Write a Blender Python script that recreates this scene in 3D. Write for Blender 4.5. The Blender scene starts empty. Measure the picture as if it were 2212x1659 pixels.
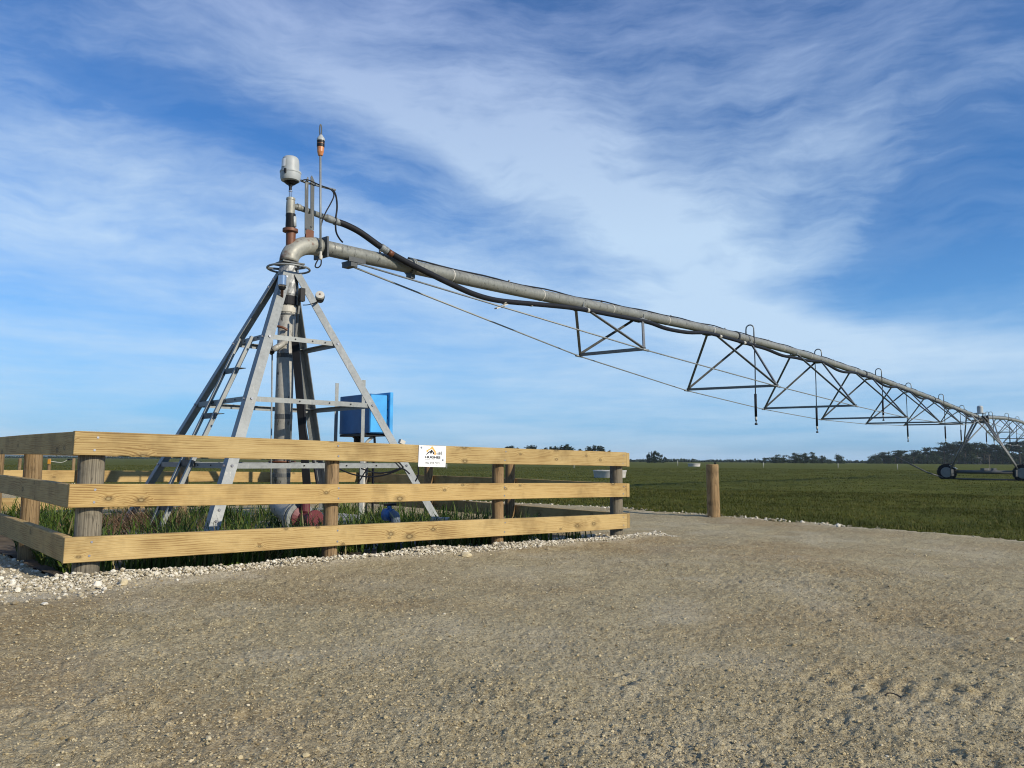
import bpy, bmesh, math, random
import numpy as np
from mathutils import Vector, Matrix
random.seed(7); rng = np.random.default_rng(7)
S = bpy.context.scene; C = S.collection
R = math.radians

# ------------------------------------------------------------------ camera
CAM = 0.79                                   # eye height above the yard
FPX, PW, PH = 1670.0, 2212.0, 1659.0         # focal length and frame in units of the measured picture
pitch, roll = math.atan(163.8/FPX), R(0.33)
fwd = Vector((0, math.cos(pitch), math.sin(pitch)))
up0 = Vector((0, -math.sin(pitch), math.cos(pitch))); rt0 = Vector((1, 0, 0))
rt = rt0*math.cos(roll)+up0*math.sin(roll); up = up0*math.cos(roll)-rt0*math.sin(roll)
EYE = Vector((0, 0, CAM))
cam = bpy.data.cameras.new('camera'); camo = bpy.data.objects.new('camera', cam); C.objects.link(camo)
cam.sensor_width = 36; cam.lens = FPX/PW*36; cam.clip_start = .05; cam.clip_end = 20000
m = Matrix((rt, up, -fwd)).transposed().to_4x4(); m.translation = EYE
camo.matrix_world = m; S.camera = camo

# ------------------------------------------------------------------ light
SUN_EL = R(26); sun_h = Vector((0.80, -0.60)).normalized()
SUN = Vector((sun_h.x*math.cos(SUN_EL), sun_h.y*math.cos(SUN_EL), math.sin(SUN_EL)))
sl = bpy.data.lights.new('sun', 'SUN'); sl.energy = 4.2; sl.angle = R(0.53); sl.color = (1, .9, .74)
so = bpy.data.objects.new('sun', sl); C.objects.link(so)
so.rotation_euler = (-SUN).to_track_quat('-Z', 'Y').to_euler(); so.location = (8, -6, 12)
S.view_settings.view_transform = 'Standard'; S.view_settings.look = 'None'
S.view_settings.exposure = 0.25; S.view_settings.gamma = 1
S.view_settings.use_curve_mapping = False
S.cycles.use_denoising = True; S.cycles.filter_width = 1.1
S.cycles.max_bounces = 5; S.cycles.diffuse_bounces = 3; S.cycles.transparent_max_bounces = 8

class NT:                                    # small helper for node trees
    def __init__(s, tree): s.t = tree; s.n = tree.nodes; s.l = tree.links
    def new(s, typ, **k):
        n = s.n.new(typ)
        for a, b in k.items(): setattr(n, a, b)
        return n
    def put(s, sock, v):
        if hasattr(v, 'is_output'): s.l.new(v, sock)
        elif v is not None: sock.default_value = v
    def math(s, op, a, b=None, c=None, clamp=False):
        n = s.new('ShaderNodeMath', operation=op, use_clamp=clamp)
        for i, v in enumerate((a, b, c)):
            if v is not None: s.put(n.inputs[i], v)
        return n.outputs[0]
    def vmath(s, op, a, b=None):
        n = s.new('ShaderNodeVectorMath', operation=op)
        s.put(n.inputs[0], a)
        if b is not None: s.put(n.inputs[1], b)
        return n.outputs['Value'] if op in ('LENGTH', 'DOT_PRODUCT') else n.outputs[0]
    def comb(s, x=0, y=0, z=0):
        n = s.new('ShaderNodeCombineXYZ')
        for i, v in enumerate((x, y, z)): s.put(n.inputs[i], v)
        return n.outputs[0]
    def sep(s, v):
        n = s.new('ShaderNodeSeparateXYZ'); s.put(n.inputs[0], v); return n.outputs
    def noise(s, vec, scale, detail=3, rough=.5, dist=0):
        n = s.new('ShaderNodeTexNoise'); s.put(n.inputs['Vector'], vec)
        n.inputs['Scale'].default_value = scale; n.inputs['Detail'].default_value = detail
        n.inputs['Roughness'].default_value = rough; n.inputs['Distortion'].default_value = dist
        return n.outputs
    def voro(s, vec, scale, feature='F1'):
        n = s.new('ShaderNodeTexVoronoi', feature=feature); s.put(n.inputs['Vector'], vec)
        n.inputs['Scale'].default_value = scale; return n.outputs
    def mapping(s, vec, loc=(0, 0, 0), rot=(0, 0, 0), sc=(1, 1, 1), typ='POINT'):
        n = s.new('ShaderNodeMapping', vector_type=typ); s.put(n.inputs[0], vec)
        n.inputs[1].default_value = loc; n.inputs[2].default_value = rot; n.inputs[3].default_value = sc
        return n.outputs[0]
    def ramp(s, f, stops, interp='LINEAR'):
        n = s.new('ShaderNodeValToRGB'); s.put(n.inputs[0], f); e = n.color_ramp.elements
        n.color_ramp.interpolation = interp
        while len(e) < len(stops): e.new(.5)
        for q, (p, c) in zip(e, stops):
            q.position = p; q.color = (*c, 1) if not isinstance(c, (int, float)) else (c, c, c, 1)
        return n.outputs[0]
    def mix(s, f, a, b, mode='MIX'):
        n = s.new('ShaderNodeMix', data_type='RGBA', blend_type=mode)
        s.put(n.inputs[0], f)
        for i, v in ((6, a), (7, b)):
            s.put(n.inputs[i], (*v, 1) if isinstance(v, tuple) and len(v) == 3 else v)
        return n.outputs[2]
    def bump(s, h, strength=.5, dist=.01, normal=None):
        n = s.new('ShaderNodeBump'); s.put(n.inputs['Height'], h)
        n.inputs['Strength'].default_value = strength; n.inputs['Distance'].default_value = dist
        if normal is not None: s.put(n.inputs['Normal'], normal)
        return n.outputs[0]

# ------------------------------------------------------------------ sky: daylight sky with a sheet of cirrus
W = bpy.data.worlds.new('World'); S.world = W; W.use_nodes = True
def build_sky():
    t = NT(W.node_tree); t.n.clear()
    out = t.new('ShaderNodeOutputWorld'); bg = t.new('ShaderNodeBackground')
    t.l.new(bg.outputs[0], out.inputs[0]); bg.inputs[1].default_value = 0.1
    sky = t.new('ShaderNodeTexSky', sky_type='NISHITA', sun_disc=False)
    sky.sun_elevation = SUN_EL; sky.sun_rotation = math.atan2(sun_h.x, sun_h.y)
    sky.air_density = 1.0; sky.dust_density = 0.35; sky.ozone_density = 3.0; sky.altitude = 20
    d = t.new('ShaderNodeTexCoord').outputs['Generated']
    x, y, z = t.sep(t.vmath('NORMALIZE', d))[:3]
    az = t.math('ARCTAN2', x, y); el = t.math('ARCSINE', z)
    P = t.comb(az, el, 0)                                     # radians on the sky
    # gentle warping so that no edge is straight
    wn = t.noise(P, 2.4, 3, .5)['Color']
    wv = t.vmath('SCALE', t.vmath('SUBTRACT', wn, (.5, .5, .5)))
    wv.node.inputs['Scale'].default_value = .13
    Q = t.vmath('ADD', P, wv)
    wn2 = t.noise(P, 9.0, 3, .6)['Color']
    wv2 = t.vmath('SCALE', t.vmath('SUBTRACT', wn2, (.5, .5, .5))); wv2.node.inputs['Scale'].default_value = .035
    F = t.vmath('ADD', Q, wv2)
    def A(px, py): return ((px-1106)/1670*.93, (993-py)/1670*.93)
    blobs = [(420, 105, 360, 50, 20, .26), (800, 210, 360, 60, 25, .30), (1200, 350, 330, 95, 30, .34), (1450, 480, 290, 95, 38, .46),
             (1620, 620, 190, 80, 15, .36), (1150, 590, 480, 80, 8, .16), (200, 395, 380, 65, 14, .30), (640, 455, 350, 50, 18, .20),
             (600, 640, 620, 70, 10, .20), (1800, 400, 190, 110, -20, .22), (1890, 455, 150, 28, -28, .20), (2020, 790, 420, 60, 2, .24),
             (1780, 690, 230, 26, 10, .26), (300, 780, 560, 50, 5, .16), (1200, 860, 700, 45, 0, .16), (150, 560, 300, 60, 8, .14), (1000, 120, 500, 90, 20, .10),
             (60, 240, 300, 50, 14, -.34), (480, 320, 240, 36, 16, -.36), (2130, 440, 170, 120, 10, -.60), (1880, 615, 240, 44, 4, -.60),
             (2050, 150, 320, 130, 0, .05), (1120, 480, 300, 40, 14, -.20), (900, 340, 260, 36, 18, -.14), (30, 60, 200, 60, 0, -.14), (330, 690, 300, 30, 4, -.14), (2050, 770, 300, 40, 3, .16), (1350, 900, 360, 26, 0, .16), (700, 900, 300, 30, 0, -.12), (950, 300, 260, 24, 28, .16), (560, 130, 260, 20, 24, .16), (1330, 420, 240, 22, 36, .16), (1950, 870, 400, 22, 0, -.16)]
    tot = None
    for (px, py, sx, sy, rot, amp) in blobs:
        a, e = A(px, py)
        v = t.mapping(Q, (a, e, 0), (0, 0, R(-rot)), (sx/1670, sy/1670, 1), 'TEXTURE')
        g = t.math('MULTIPLY', t.math('POWER', 2.71828, t.math('MULTIPLY', t.vmath('DOT_PRODUCT', v, v), -.5)), amp*(.70 if amp > 0 else .80))
        tot = g if tot is None else t.math('ADD', tot, g)
    # feathery fibres: slanting high up, level near the horizon
    def ridge(n): return t.math('SUBTRACT', 1, t.math('ABSOLUTE', t.math('SUBTRACT', t.math('MULTIPLY', n, 2), 1)))
    s1 = t.noise(t.mapping(F, (0, 0, 0), (0, 0, R(22)), (2.2, 8, 1)), 2.2, 9, .62, .0)['Fac']
    s3 = ridge(t.noise(t.mapping(F, (7, 2, 0), (0, 0, R(26)), (2.2, 13, 1)), 2.4, 8, .60, .0)['Fac'])
    s5 = t.noise(t.mapping(F, (3, 8, 0), (0, 0, R(10)), (1, 1.6, 1)), 5, 9, .66, .0)['Fac']
    FL_ = t.vmath('ADD', P, t.vmath('MULTIPLY', t.vmath('SUBTRACT', F, P), (.35, .12, .3)))
    s2 = t.noise(t.mapping(FL_, (3, 1, 0), (0, 0, R(3)), (1.4, 11, 1)), 2.2, 8, .6, .0)['Fac']
    s4 = ridge(t.noise(t.mapping(FL_, (1, 6, 0), (0, 0, R(5)), (1.6, 16, 1)), 2.0, 7, .6, .0)['Fac'])
    lowm = t.new('ShaderNodeMapRange'); t.put(lowm.inputs[0], el)
    lowm.inputs[1].default_value = .04; lowm.inputs[2].default_value = .26; lowm.inputs[3].default_value = 1; lowm.inputs[4].default_value = 0
    lo = lowm.outputs[0]; hi = t.math('SUBTRACT', 1, lo)
    f1 = t.math('ADD', t.math('MULTIPLY', t.math('SUBTRACT', s1, .5), 1.15), t.math('MULTIPLY', t.math('SUBTRACT', s3, .72), .44))
    f2 = t.math('ADD', t.math('MULTIPLY', t.math('SUBTRACT', s2, .5), 1.5), t.math('MULTIPLY', t.math('SUBTRACT', s4, .72), .55))
    fib = t.math('ADD', t.math('ADD', t.math('MULTIPLY', f2, lo), t.math('MULTIPLY', f1, hi)), t.math('MULTIPLY', t.math('SUBTRACT', s5, .5), .45))
    base = t.math('ADD', .38, t.math('MULTIPLY', lo, .02))
    den = t.math('ADD', t.math('ADD', base, tot), fib)
    den = t.ramp(den, [(0, 0.01), (.28, .11), (.60, .42), (.92, .76), (1, .84)])
    skyc = t.mix(1.0, sky.outputs[0], (0.38, 0.77, 1.17), 'MULTIPLY')
    skyc = t.mix(t.math('MULTIPLY', lo, .6), skyc, (1.7, 4.05, 7.3))
    cl_hi, cl_lo = (5.2, 6.7, 8.3), (5.1, 6.5, 7.9)
    # the veil is greyer and darker towards the top
    topm = t.new('ShaderNodeMapRange'); t.put(topm.inputs[0], el)
    topm.inputs[1].default_value = .28; topm.inputs[2].default_value = .58; topm.inputs[3].default_value = 0; topm.inputs[4].default_value = 1
    cloud = t.mix(topm.outputs[0], t.mix(lo, cl_hi, cl_lo), (3.0, 3.9, 6.4))
    col = t.mix(den, skyc, cloud)
    t.put(bg.inputs[0], col)
build_sky()
W.cycles.sampling_method = 'MANUAL'; W.cycles.sample_map_resolution = 512

# ------------------------------------------------------------------ measuring helpers
def ray(x, y): return (fwd*FPX + rt*(x-PW/2) + up*(PH/2-y))
def at(x, y, Y):                              # the point seen at (x, y) that stands Y metres ahead
    v = ray(x, y); return EYE + v*(Y/v.y)
def onplane(x, y, p, n):
    v = ray(x, y); return EYE + v*((Vector(p)-EYE).dot(n)/v.dot(n))
def proj(p):
    q = Vector(p)-EYE; d = q.dot(fwd); return PW/2+FPX*q.dot(rt)/d, PH/2-FPX*q.dot(up)/d

# ------------------------------------------------------------------ materials
M = {}
def mat(name, fn):
    m = bpy.data.materials.new(name); m.use_nodes = True; t = NT(m.node_tree)
    b = t.n['Principled BSDF']; fn(t, b); M[name] = m; return m
def flat(name, c, rough=.6, metal=0, var=.15, vs=8, bump=0):
    def f(t, b):
        if max(c) < .025: b.inputs['Specular IOR Level'].default_value = .22
        co = t.new('ShaderNodeTexCoord').outputs['Object']
        n = t.noise(co, vs, 5, .6)['Fac']
        lo = tuple(v*(1-var) for v in c); hi = tuple(min(1, v*(1+var)) for v in c)
        t.put(b.inputs['Base Color'], t.ramp(n, [(.3, lo), (.7, hi)]))
        b.inputs['Roughness'].default_value = rough; b.inputs['Metallic'].default_value = metal
        if bump: t.put(b.inputs['Normal'], t.bump(t.noise(co, vs*6, 3)['Fac'], bump, .004))
    return mat(name, f)

def galv(name, c, metal=.45, rust=0.0, dark=0.0):
    def f(t, b):
        co = t.new('ShaderNodeTexCoord').outputs['Object']
        n1 = t.noise(co, 26, 5, .65)['Fac']; n2 = t.noise(co, 3.5, 4, .6, .5)['Fac']
        v = t.voro(co, 45)['Color']
        k = t.math('ADD', t.math('MULTIPLY', n1, .5), t.math('MULTIPLY', n2, .5))
        col = t.ramp(k, [(.28, tuple(x*.62 for x in c)), (.5, c), (.72, tuple(min(1, x*1.3) for x in c))])
        sp = t.math('MULTIPLY', t.sep(v)[0], .25)
        col = t.mix(sp, col, tuple(x*.7 for x in c))
        # pale drips and stains running down
        dr = t.noise(t.mapping(co, sc=(9, 9, .8)), 3, 4, .6)['Fac']
        col = t.mix(t.ramp(dr, [(.62, 0.0), (.72, .5)]), col, (.42, .41, .36))
        if rust:
            rn = t.noise(co, 5, 6, .7)['Fac']
            col = t.mix(t.ramp(rn, [(.60-rust*.2, 0.0), (.72-rust*.2, 1.0)]), col, (.13, .045, .018))
        if dark:
            dn = t.noise(t.mapping(co, (4, 2, 1), sc=(6, 6, 1.5)), 4, 6, .75)['Fac']
            col = t.mix(t.ramp(dn, [(.60-dark*.1, 0.0), (.66-dark*.1, .9)]), col, (.02, .018, .016))
        t.put(b.inputs['Base Color'], col); b.inputs['Metallic'].default_value = metal
        t.put(b.inputs['Roughness'], t.ramp(n1, [(.3, .42), (.7, .66)]))
        t.put(b.inputs['Normal'], t.bump(n1, .25, .003))
    return mat(name, f)
galv('galv_steel', (.245, .26, .255), .35); galv('galv_pipe', (.225, .23, .205), .25, dark=.2); galv('riser_steel', (.36, .352, .315), .15, dark=.35)
galv('elbow_steel', (.31, .305, .26), .2, rust=.12); galv('rusty_steel', (.15, .06, .03), .1, rust=.9); galv('dark_steel', (.085, .09, .09), .3)
galv('truss_steel', (.17, .175, .17), .3)
galv('crinkled_foil', (.30, .31, .31), .5)
flat('black_rubber', (.012, .013, .017), .62, vs=4); flat('black_plastic', (.012, .012, .013), .45)
flat('grey_plastic', (.36, .385, .385), .5, var=.08); flat('pvc_white', (.48, .46, .40), .5, var=.1); flat('sticker_white', (.75, .76, .76), .4, var=.03)
flat('blue_shaded_paint', (.012, .105, .28), .45, var=.18, vs=5); flat('blue_lit_paint', (.045, .31, .66), .45, var=.2, vs=4)  # one cabinet blue in two copies, shaded and sunlit tone put into the colour
flat('blue_pvc', (.05, .14, .34), .35, var=.12); flat('bluegrey_pvc', (.11, .14, .18), .4); flat('red_paint', (.125, .025, .03), .5, var=.2)
flat('amber_lens', (.48, .19, .07), .25, var=.2, vs=30); flat('chrome', (.55, .53, .53), .12, .95, .03); flat('sign_white', (.80, .81, .81), .35, var=.02)
flat('ink_black', (.012, .012, .014), .5, var=0); flat('ink_orange', (.80, .36, .06), .5, var=0); flat('ink_grey', (.42, .42, .42), .5, var=0)
flat('screw_steel', (.33, .33, .36), .35, .8); flat('concrete', (.36, .35, .33), .85, var=.25, vs=6, bump=.4); flat('tyre_rubber', (.016, .016, .017), .8, var=.3)
flat('rope', (.62, .60, .52), .8); flat('yellow_foam', (.40, .35, .19), .7, var=.12, vs=40); flat('plastic_wrap', (.40, .41, .40), .3, var=.15, vs=20)
flat('shed_wall', (.10, .105, .11), .7); flat('shed_roof', (.09, .10, .11), .6); flat('window_white', (.8, .82, .84), .3, var=.02)
flat('bark', (.055, .042, .032), .9, var=.4); flat('dead_bark', (.20, .17, .13), .9, var=.3); flat('orange_rubber', (.55, .24, .02), .5)
flat('fibreglass', (.36, .36, .31), .5); flat('trough_concrete', (.50, .48, .45), .85, var=.15, vs=3)

def wood(name, pale, mid, dark, knots=True, ax=0, gs=1.0):
    def f(t, b):
        tc = t.new('ShaderNodeTexCoord').outputs['Object']
        rnd = t.new('ShaderNodeObjectInfo').outputs['Random']
        co = t.vmath('ADD', tc, t.comb(t.math('MULTIPLY', rnd, 37.0), t.math('MULTIPLY', rnd, 11.0), t.math('MULTIPLY', rnd, 23.0)))
        sc = [1, 1, 1]; sc[ax] = .11
        st = t.mapping(co, sc=tuple(sc))
        warp = t.noise(t.mapping(co, sc=tuple(.18 if i == ax else 1 for i in range(3))), 7, 3, .5)['Color']
        wv = t.vmath('SCALE', t.vmath('SUBTRACT', warp, (.5, .5, .5))); wv.node.inputs['Scale'].default_value = .05
        q = t.vmath('ADD', st, wv)
        # growth rings: rings about a pith lying off the board
        x, y, z = t.sep(t.vmath('ADD', q, t.comb(0, .02, t.math('MULTIPLY', rnd, .05))))[:3]
        if ax == 0: r = t.math('ADD', t.math('MULTIPLY', z, 1.0), t.math('MULTIPLY', y, .6))
        else: r = t.math('ADD', t.math('MULTIPLY', x, 1.0), t.math('MULTIPLY', y, .7))
        kd = None
        if knots:
            ks = t.mapping(co, sc=(4.4, .001, 8.0) if ax == 0 else (3, 3, 1.6))
            kx, ky, kz = t.sep(ks)[:3]
            kv = t.new('ShaderNodeTexVoronoi', voronoi_dimensions='2D'); t.put(kv.inputs['Vector'], t.comb(kx, kz if ax == 0 else ky, 0) if ax == 0 else t.comb(kz, kx, 0)); kv.inputs['Scale'].default_value = 1.0; kv = kv.outputs
            pick = t.math('GREATER_THAN', t.sep(kv['Color'])[0], .70)
            kn = t.noise(co, 22, 3, .6)['Fac']; ksz = t.math('ADD', .55, t.math('MULTIPLY', t.sep(kv['Color'])[1], 1.1))
            kd = t.math('ADD', t.math('MULTIPLY', t.math('ADD', kv['Distance'], t.math('MULTIPLY', t.math('SUBTRACT', kn, .5), .09)), ksz), t.math('MULTIPLY', t.math('SUBTRACT', 1, pick), 1.0))
            r = t.math('ADD', r, t.math('MULTIPLY', t.math('POWER', 2.718, t.math('MULTIPLY', kd, -6.0)), .055))
        wave = t.math('SINE', t.math('MULTIPLY', r, 420*gs))
        fine = t.noise(t.mapping(co, sc=tuple(.02 if i == ax else 1 for i in range(3))), 170, 4, .6)['Fac']
        blotch = t.noise(t.mapping(co, sc=tuple(.5 if i == ax else 1 for i in range(3))), 4.5, 5, .6)['Fac']
        k = t.math('ADD', t.math('MULTIPLY', wave, .16), t.math('ADD', t.math('MULTIPLY', fine, .6), t.math('MULTIPLY', blotch, .75)))
        col = t.ramp(k, [(.42, dark), (.60, mid), (.88, pale)])
        tint = t.ramp(rnd, [(0, (.80, .76, .70)), (.5, (1, .98, .95)), (1, (1.0, .92, .80))]); col = t.mix(1.0, col, tint, 'MULTIPLY')
        grain = t.ramp(wave, [(.0, 0.0), (.60, .0), (1, .60)])
        col = t.mix(grain, col, dark)
        if kd is not None:
            col = t.mix(t.ramp(kd, [(.03, .75), (.075, .8), (.095, .45), (.20, 0)]), col, tuple(v*.30 for v in dark))
            col = t.mix(t.ramp(kd, [(.00, .6), (.045, .35), (.06, .0)]), col, tuple(v*.9 for v in pale))
        # water stains
        stn = t.noise(t.mapping(co, (3, 1, 2), sc=(1.6, 1, 1.6)), 2.0, 4, .6)['Fac']
        col = t.mix(t.ramp(stn, [(.52, 0.0), (.70, .55)]), col, tuple(v*.70 for v in dark))
        if ax == 2:
            ck = t.noise(t.mapping(co, sc=(26, 26, 1.1)), 1.6, 3, .5, .3)['Fac']
            col = t.mix(t.ramp(ck, [(.485, 0.0), (.497, .85), (.503, .85), (.515, 0.0)]), col, tuple(v*.22 for v in dark))
            bl = t.noise(co, 9, 5, .65)['Fac']; col = t.mix(t.ramp(bl, [(.56, 0.0), (.72, .55)]), col, tuple(v*.45 for v in dark))
        t.put(b.inputs['Base Color'], col); b.inputs['Roughness'].default_value = .75
        b.inputs['Specular IOR Level'].default_value = .25
        t.put(b.inputs['Normal'], t.bump(t.math('ADD', fine, t.math('MULTIPLY', wave, .25)), .35, .003))
    return mat(name, f)
wood('sawn_pine', (.52, .40, .195), (.41, .298, .128), (.235, .15, .058))
wood('post_new', (.33, .235, .13), (.245, .168, .09), (.13, .082, .042), True, 2, .5)
wood('post_grey', (.27, .245, .19), (.19, .17, .13), (.10, .088, .068), True, 2, .5)
wood('post_tan', (.36, .27, .155), (.27, .19, .10), (.14, .09, .045), True, 2, .5)

def island_mat(name, stops, rough=.8, spec=.2, trans=0, extra=None):
    def f(t, b):
        r = t.new('ShaderNodeNewGeometry').outputs['Random Per Island']
        col = t.ramp(r, stops)
        if extra: col = extra(t, col, r)
        t.put(b.inputs['Base Color'], col); b.inputs['Roughness'].default_value = rough
        b.inputs['Specular IOR Level'].default_value = spec
        if trans:
            tr = t.new('ShaderNodeBsdfTranslucent'); t.put(tr.inputs[0], col)
            mx = t.new('ShaderNodeMixShader'); mx.inputs[0].default_value = trans
            o = t.n['Material Output']
            t.l.new(b.outputs[0], mx.inputs[1]); t.l.new(tr.outputs[0], mx.inputs[2]); t.l.new(mx.outputs[0], o.inputs[0])
    return mat(name, f)
island_mat('rank_grass', [(0, (.025, .052, .008)), (.5, (.062, .112, .014)), (.80, (.105, .150, .022)), (.92, (.15, .14, .05)), (1, (.30, .25, .13))], .6, .3, .25)
def field_patches(t, col, r):
    p = t.new('ShaderNodeNewGeometry').outputs['Position']
    n = t.noise(t.mapping(p, sc=(1, .6, 0)), .55, 4, .65)['Fac']
    col = t.mix(t.ramp(n, [(.36, .6), (.55, 0)]), col, (.032, .042, .007)); return t.mix(t.ramp(n, [(.52, 0.0), (.70, .6)]), col, (.150, .142, .032))
island_mat('pasture_blade', [(0, (.046, .055, .007)), (.5, (.078, .086, .011)), (.85, (.115, .115, .020)), (1, (.18, .145, .05))], .65, .2, .2, field_patches)
island_mat('dead_grass', [(0, (.10, .055, .03)), (.6, (.20, .12, .07)), (1, (.36, .27, .16))], .9)
island_mat('limestone', [(0, (.27, .22, .14)), (.3, (.42, .37, .26)), (.65, (.55, .50, .39)), (1, (.68, .64, .54))], .9)
island_mat('pebble', [(0, (.22, .165, .085)), (.4, (.40, .325, .185)), (.9, (.49, .41, .25)), (.99, (.55, .47, .31)), (1, (.66, .60, .46))], .9)
island_mat('foliage_dark', [(0, (.010, .019, .012)), (.6, (.020, .034, .019)), (1, (.036, .054, .028))], .8, .1)
island_mat('foliage_green', [(0, (.016, .026, .012)), (.6, (.028, .045, .020)), (1, (.05, .068, .030))], .8, .1)

def gravel_mat():
    def f(t, b):
        p = t.new('ShaderNodeNewGeometry').outputs['Position']
        loose = t.new('ShaderNodeAttribute', attribute_name='loose').outputs['Fac']; brown = t.new('ShaderNodeAttribute', attribute_name='brown').outputs['Fac']
        n2 = t.noise(p, 5, 5, .65)['Fac']; n3 = t.noise(p, 85, 4, .7)['Fac']; n4 = t.noise(p, 16, 6, .72)['Fac']
        v1 = t.voro(p, 75); v2 = t.voro(p, 170)
        col = t.ramp(t.math('ADD', t.math('MULTIPLY', n3, .6), t.math('MULTIPLY', n2, .4)),
                     [(.30, (.220, .170, .090)), (.5, (.420, .350, .205)), (.70, (.53, .45, .285))])
        col = t.mix(t.ramp(brown, [(.44, 0.0), (.70, .70)]), col, (.33, .235, .115))
        col = t.mix(t.ramp(loose, [(.0, .40), (.35, 0)]), col, (.49, .42, .255))
        col = t.mix(t.ramp(n4, [(.34, .50), (.47, 0)]), col, (.22, .165, .085)); col = t.mix(t.ramp(n4, [(.53, 0.0), (.68, .55)]), col, (.55, .47, .29))
        chalk = t.new('ShaderNodeAttribute', attribute_name='chalk').outputs['Fac']
        col = t.mix(t.math('MULTIPLY', chalk, t.ramp(n3, [(.3, .25), (.6, .95)])), col, (.62, .565, .43))
        cell = t.sep(v1['Color'])[0]; am = t.math('ADD', .45, t.math('MULTIPLY', loose, .5))
        col = t.mix(t.math('MULTIPLY', am, t.ramp(cell, [(.0, .6), (.22, 0), (.80, 0), (1, .75)])), col, t.ramp(cell, [(.4, (.15, .112, .06)), (.6, (.60, .52, .34))]))
        c2 = t.sep(v2['Color'])[0]
        col = t.mix(t.ramp(c2, [(.0, .6), (.25, 0), (.82, 0), (1, .6)]), col, t.ramp(c2, [(.4, (.15, .112, .06)), (.6, (.60, .52, .34))]))
        t.put(b.inputs['Base Color'], col); b.inputs['Roughness'].default_value = .95; b.inputs['Specular IOR Level'].default_value = .1
        h = t.math('ADD', t.math('MULTIPLY', v1['Distance'], -.5), t.math('ADD', t.math('MULTIPLY', v2['Distance'], -.35), t.math('MULTIPLY', n3, .8)))
        t.put(b.inputs['Normal'], t.bump(t.math('MULTIPLY', h, am), .9, .010, t.bump(n4, .8, .05)))
    return mat('gravel', f)
gravel_mat()
def pasture_mat():
    def f(t, b):
        p = t.new('ShaderNodeNewGeometry').outputs['Position']
        n1 = t.noise(p, .12, 5, .6)['Fac']; n2 = t.noise(p, 1.3, 5, .7)['Fac']; n3 = t.noise(p, 14, 4, .7)['Fac']
        k = t.math('ADD', t.math('MULTIPLY', n1, .30), t.math('ADD', t.math('MULTIPLY', n2, .40), t.math('MULTIPLY', n3, .30)))
        col = t.ramp(k, [(.36, (.040, .048, .008)), (.5, (.082, .092, .016)), (.64, (.140, .138, .034))])
        t.put(b.inputs['Base Color'], col); b.inputs['Roughness'].default_value = .9; b.inputs['Specular IOR Level'].default_value = .05
        t.put(b.inputs['Normal'], t.bump(t.math('ADD', n2, t.math('MULTIPLY', n3, .5)), 1.0, .12))
    return mat('pasture_turf', f)
pasture_mat()
flat('soil', (.085, .065, .042), .95, var=.45, vs=5, bump=.8)
flat('hill_green', (.030, .045, .030), .95, var=.3, vs=.01)

# ------------------------------------------------------------------ mesh helpers
def tag(o, label=None, cat=None, group=None, kind=None):
    for k, v in (('label', label), ('category', cat), ('group', group), ('kind', kind)):
        if v: o[k] = v
    return o
def thing(name, loc, label, cat, group=None, rz=0):
    o = bpy.data.objects.new(name, None); C.objects.link(o); o.empty_display_size = .2
    o.matrix_world = Matrix.Translation(Vector(loc)) @ Matrix.Rotation(rz, 4, 'Z')
    return tag(o, label, cat, group)
def wm(o):                                    # world matrix through parents, without a depsgraph update
    return (wm(o.parent) @ o.matrix_parent_inverse @ o.matrix_basis) if o.parent else o.matrix_basis.copy()
def frame(o, x, z=(0, 0, 1)):
    x = Vector(x).normalized(); z = Vector(z); y = z.cross(x)
    if y.length < 1e-5: y = Vector((0, 1, 0)).cross(x)
    y.normalize(); z = x.cross(y)
    mm = Matrix((x, y, z)).transposed().to_4x4(); mm.translation = Vector(o); return mm

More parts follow.
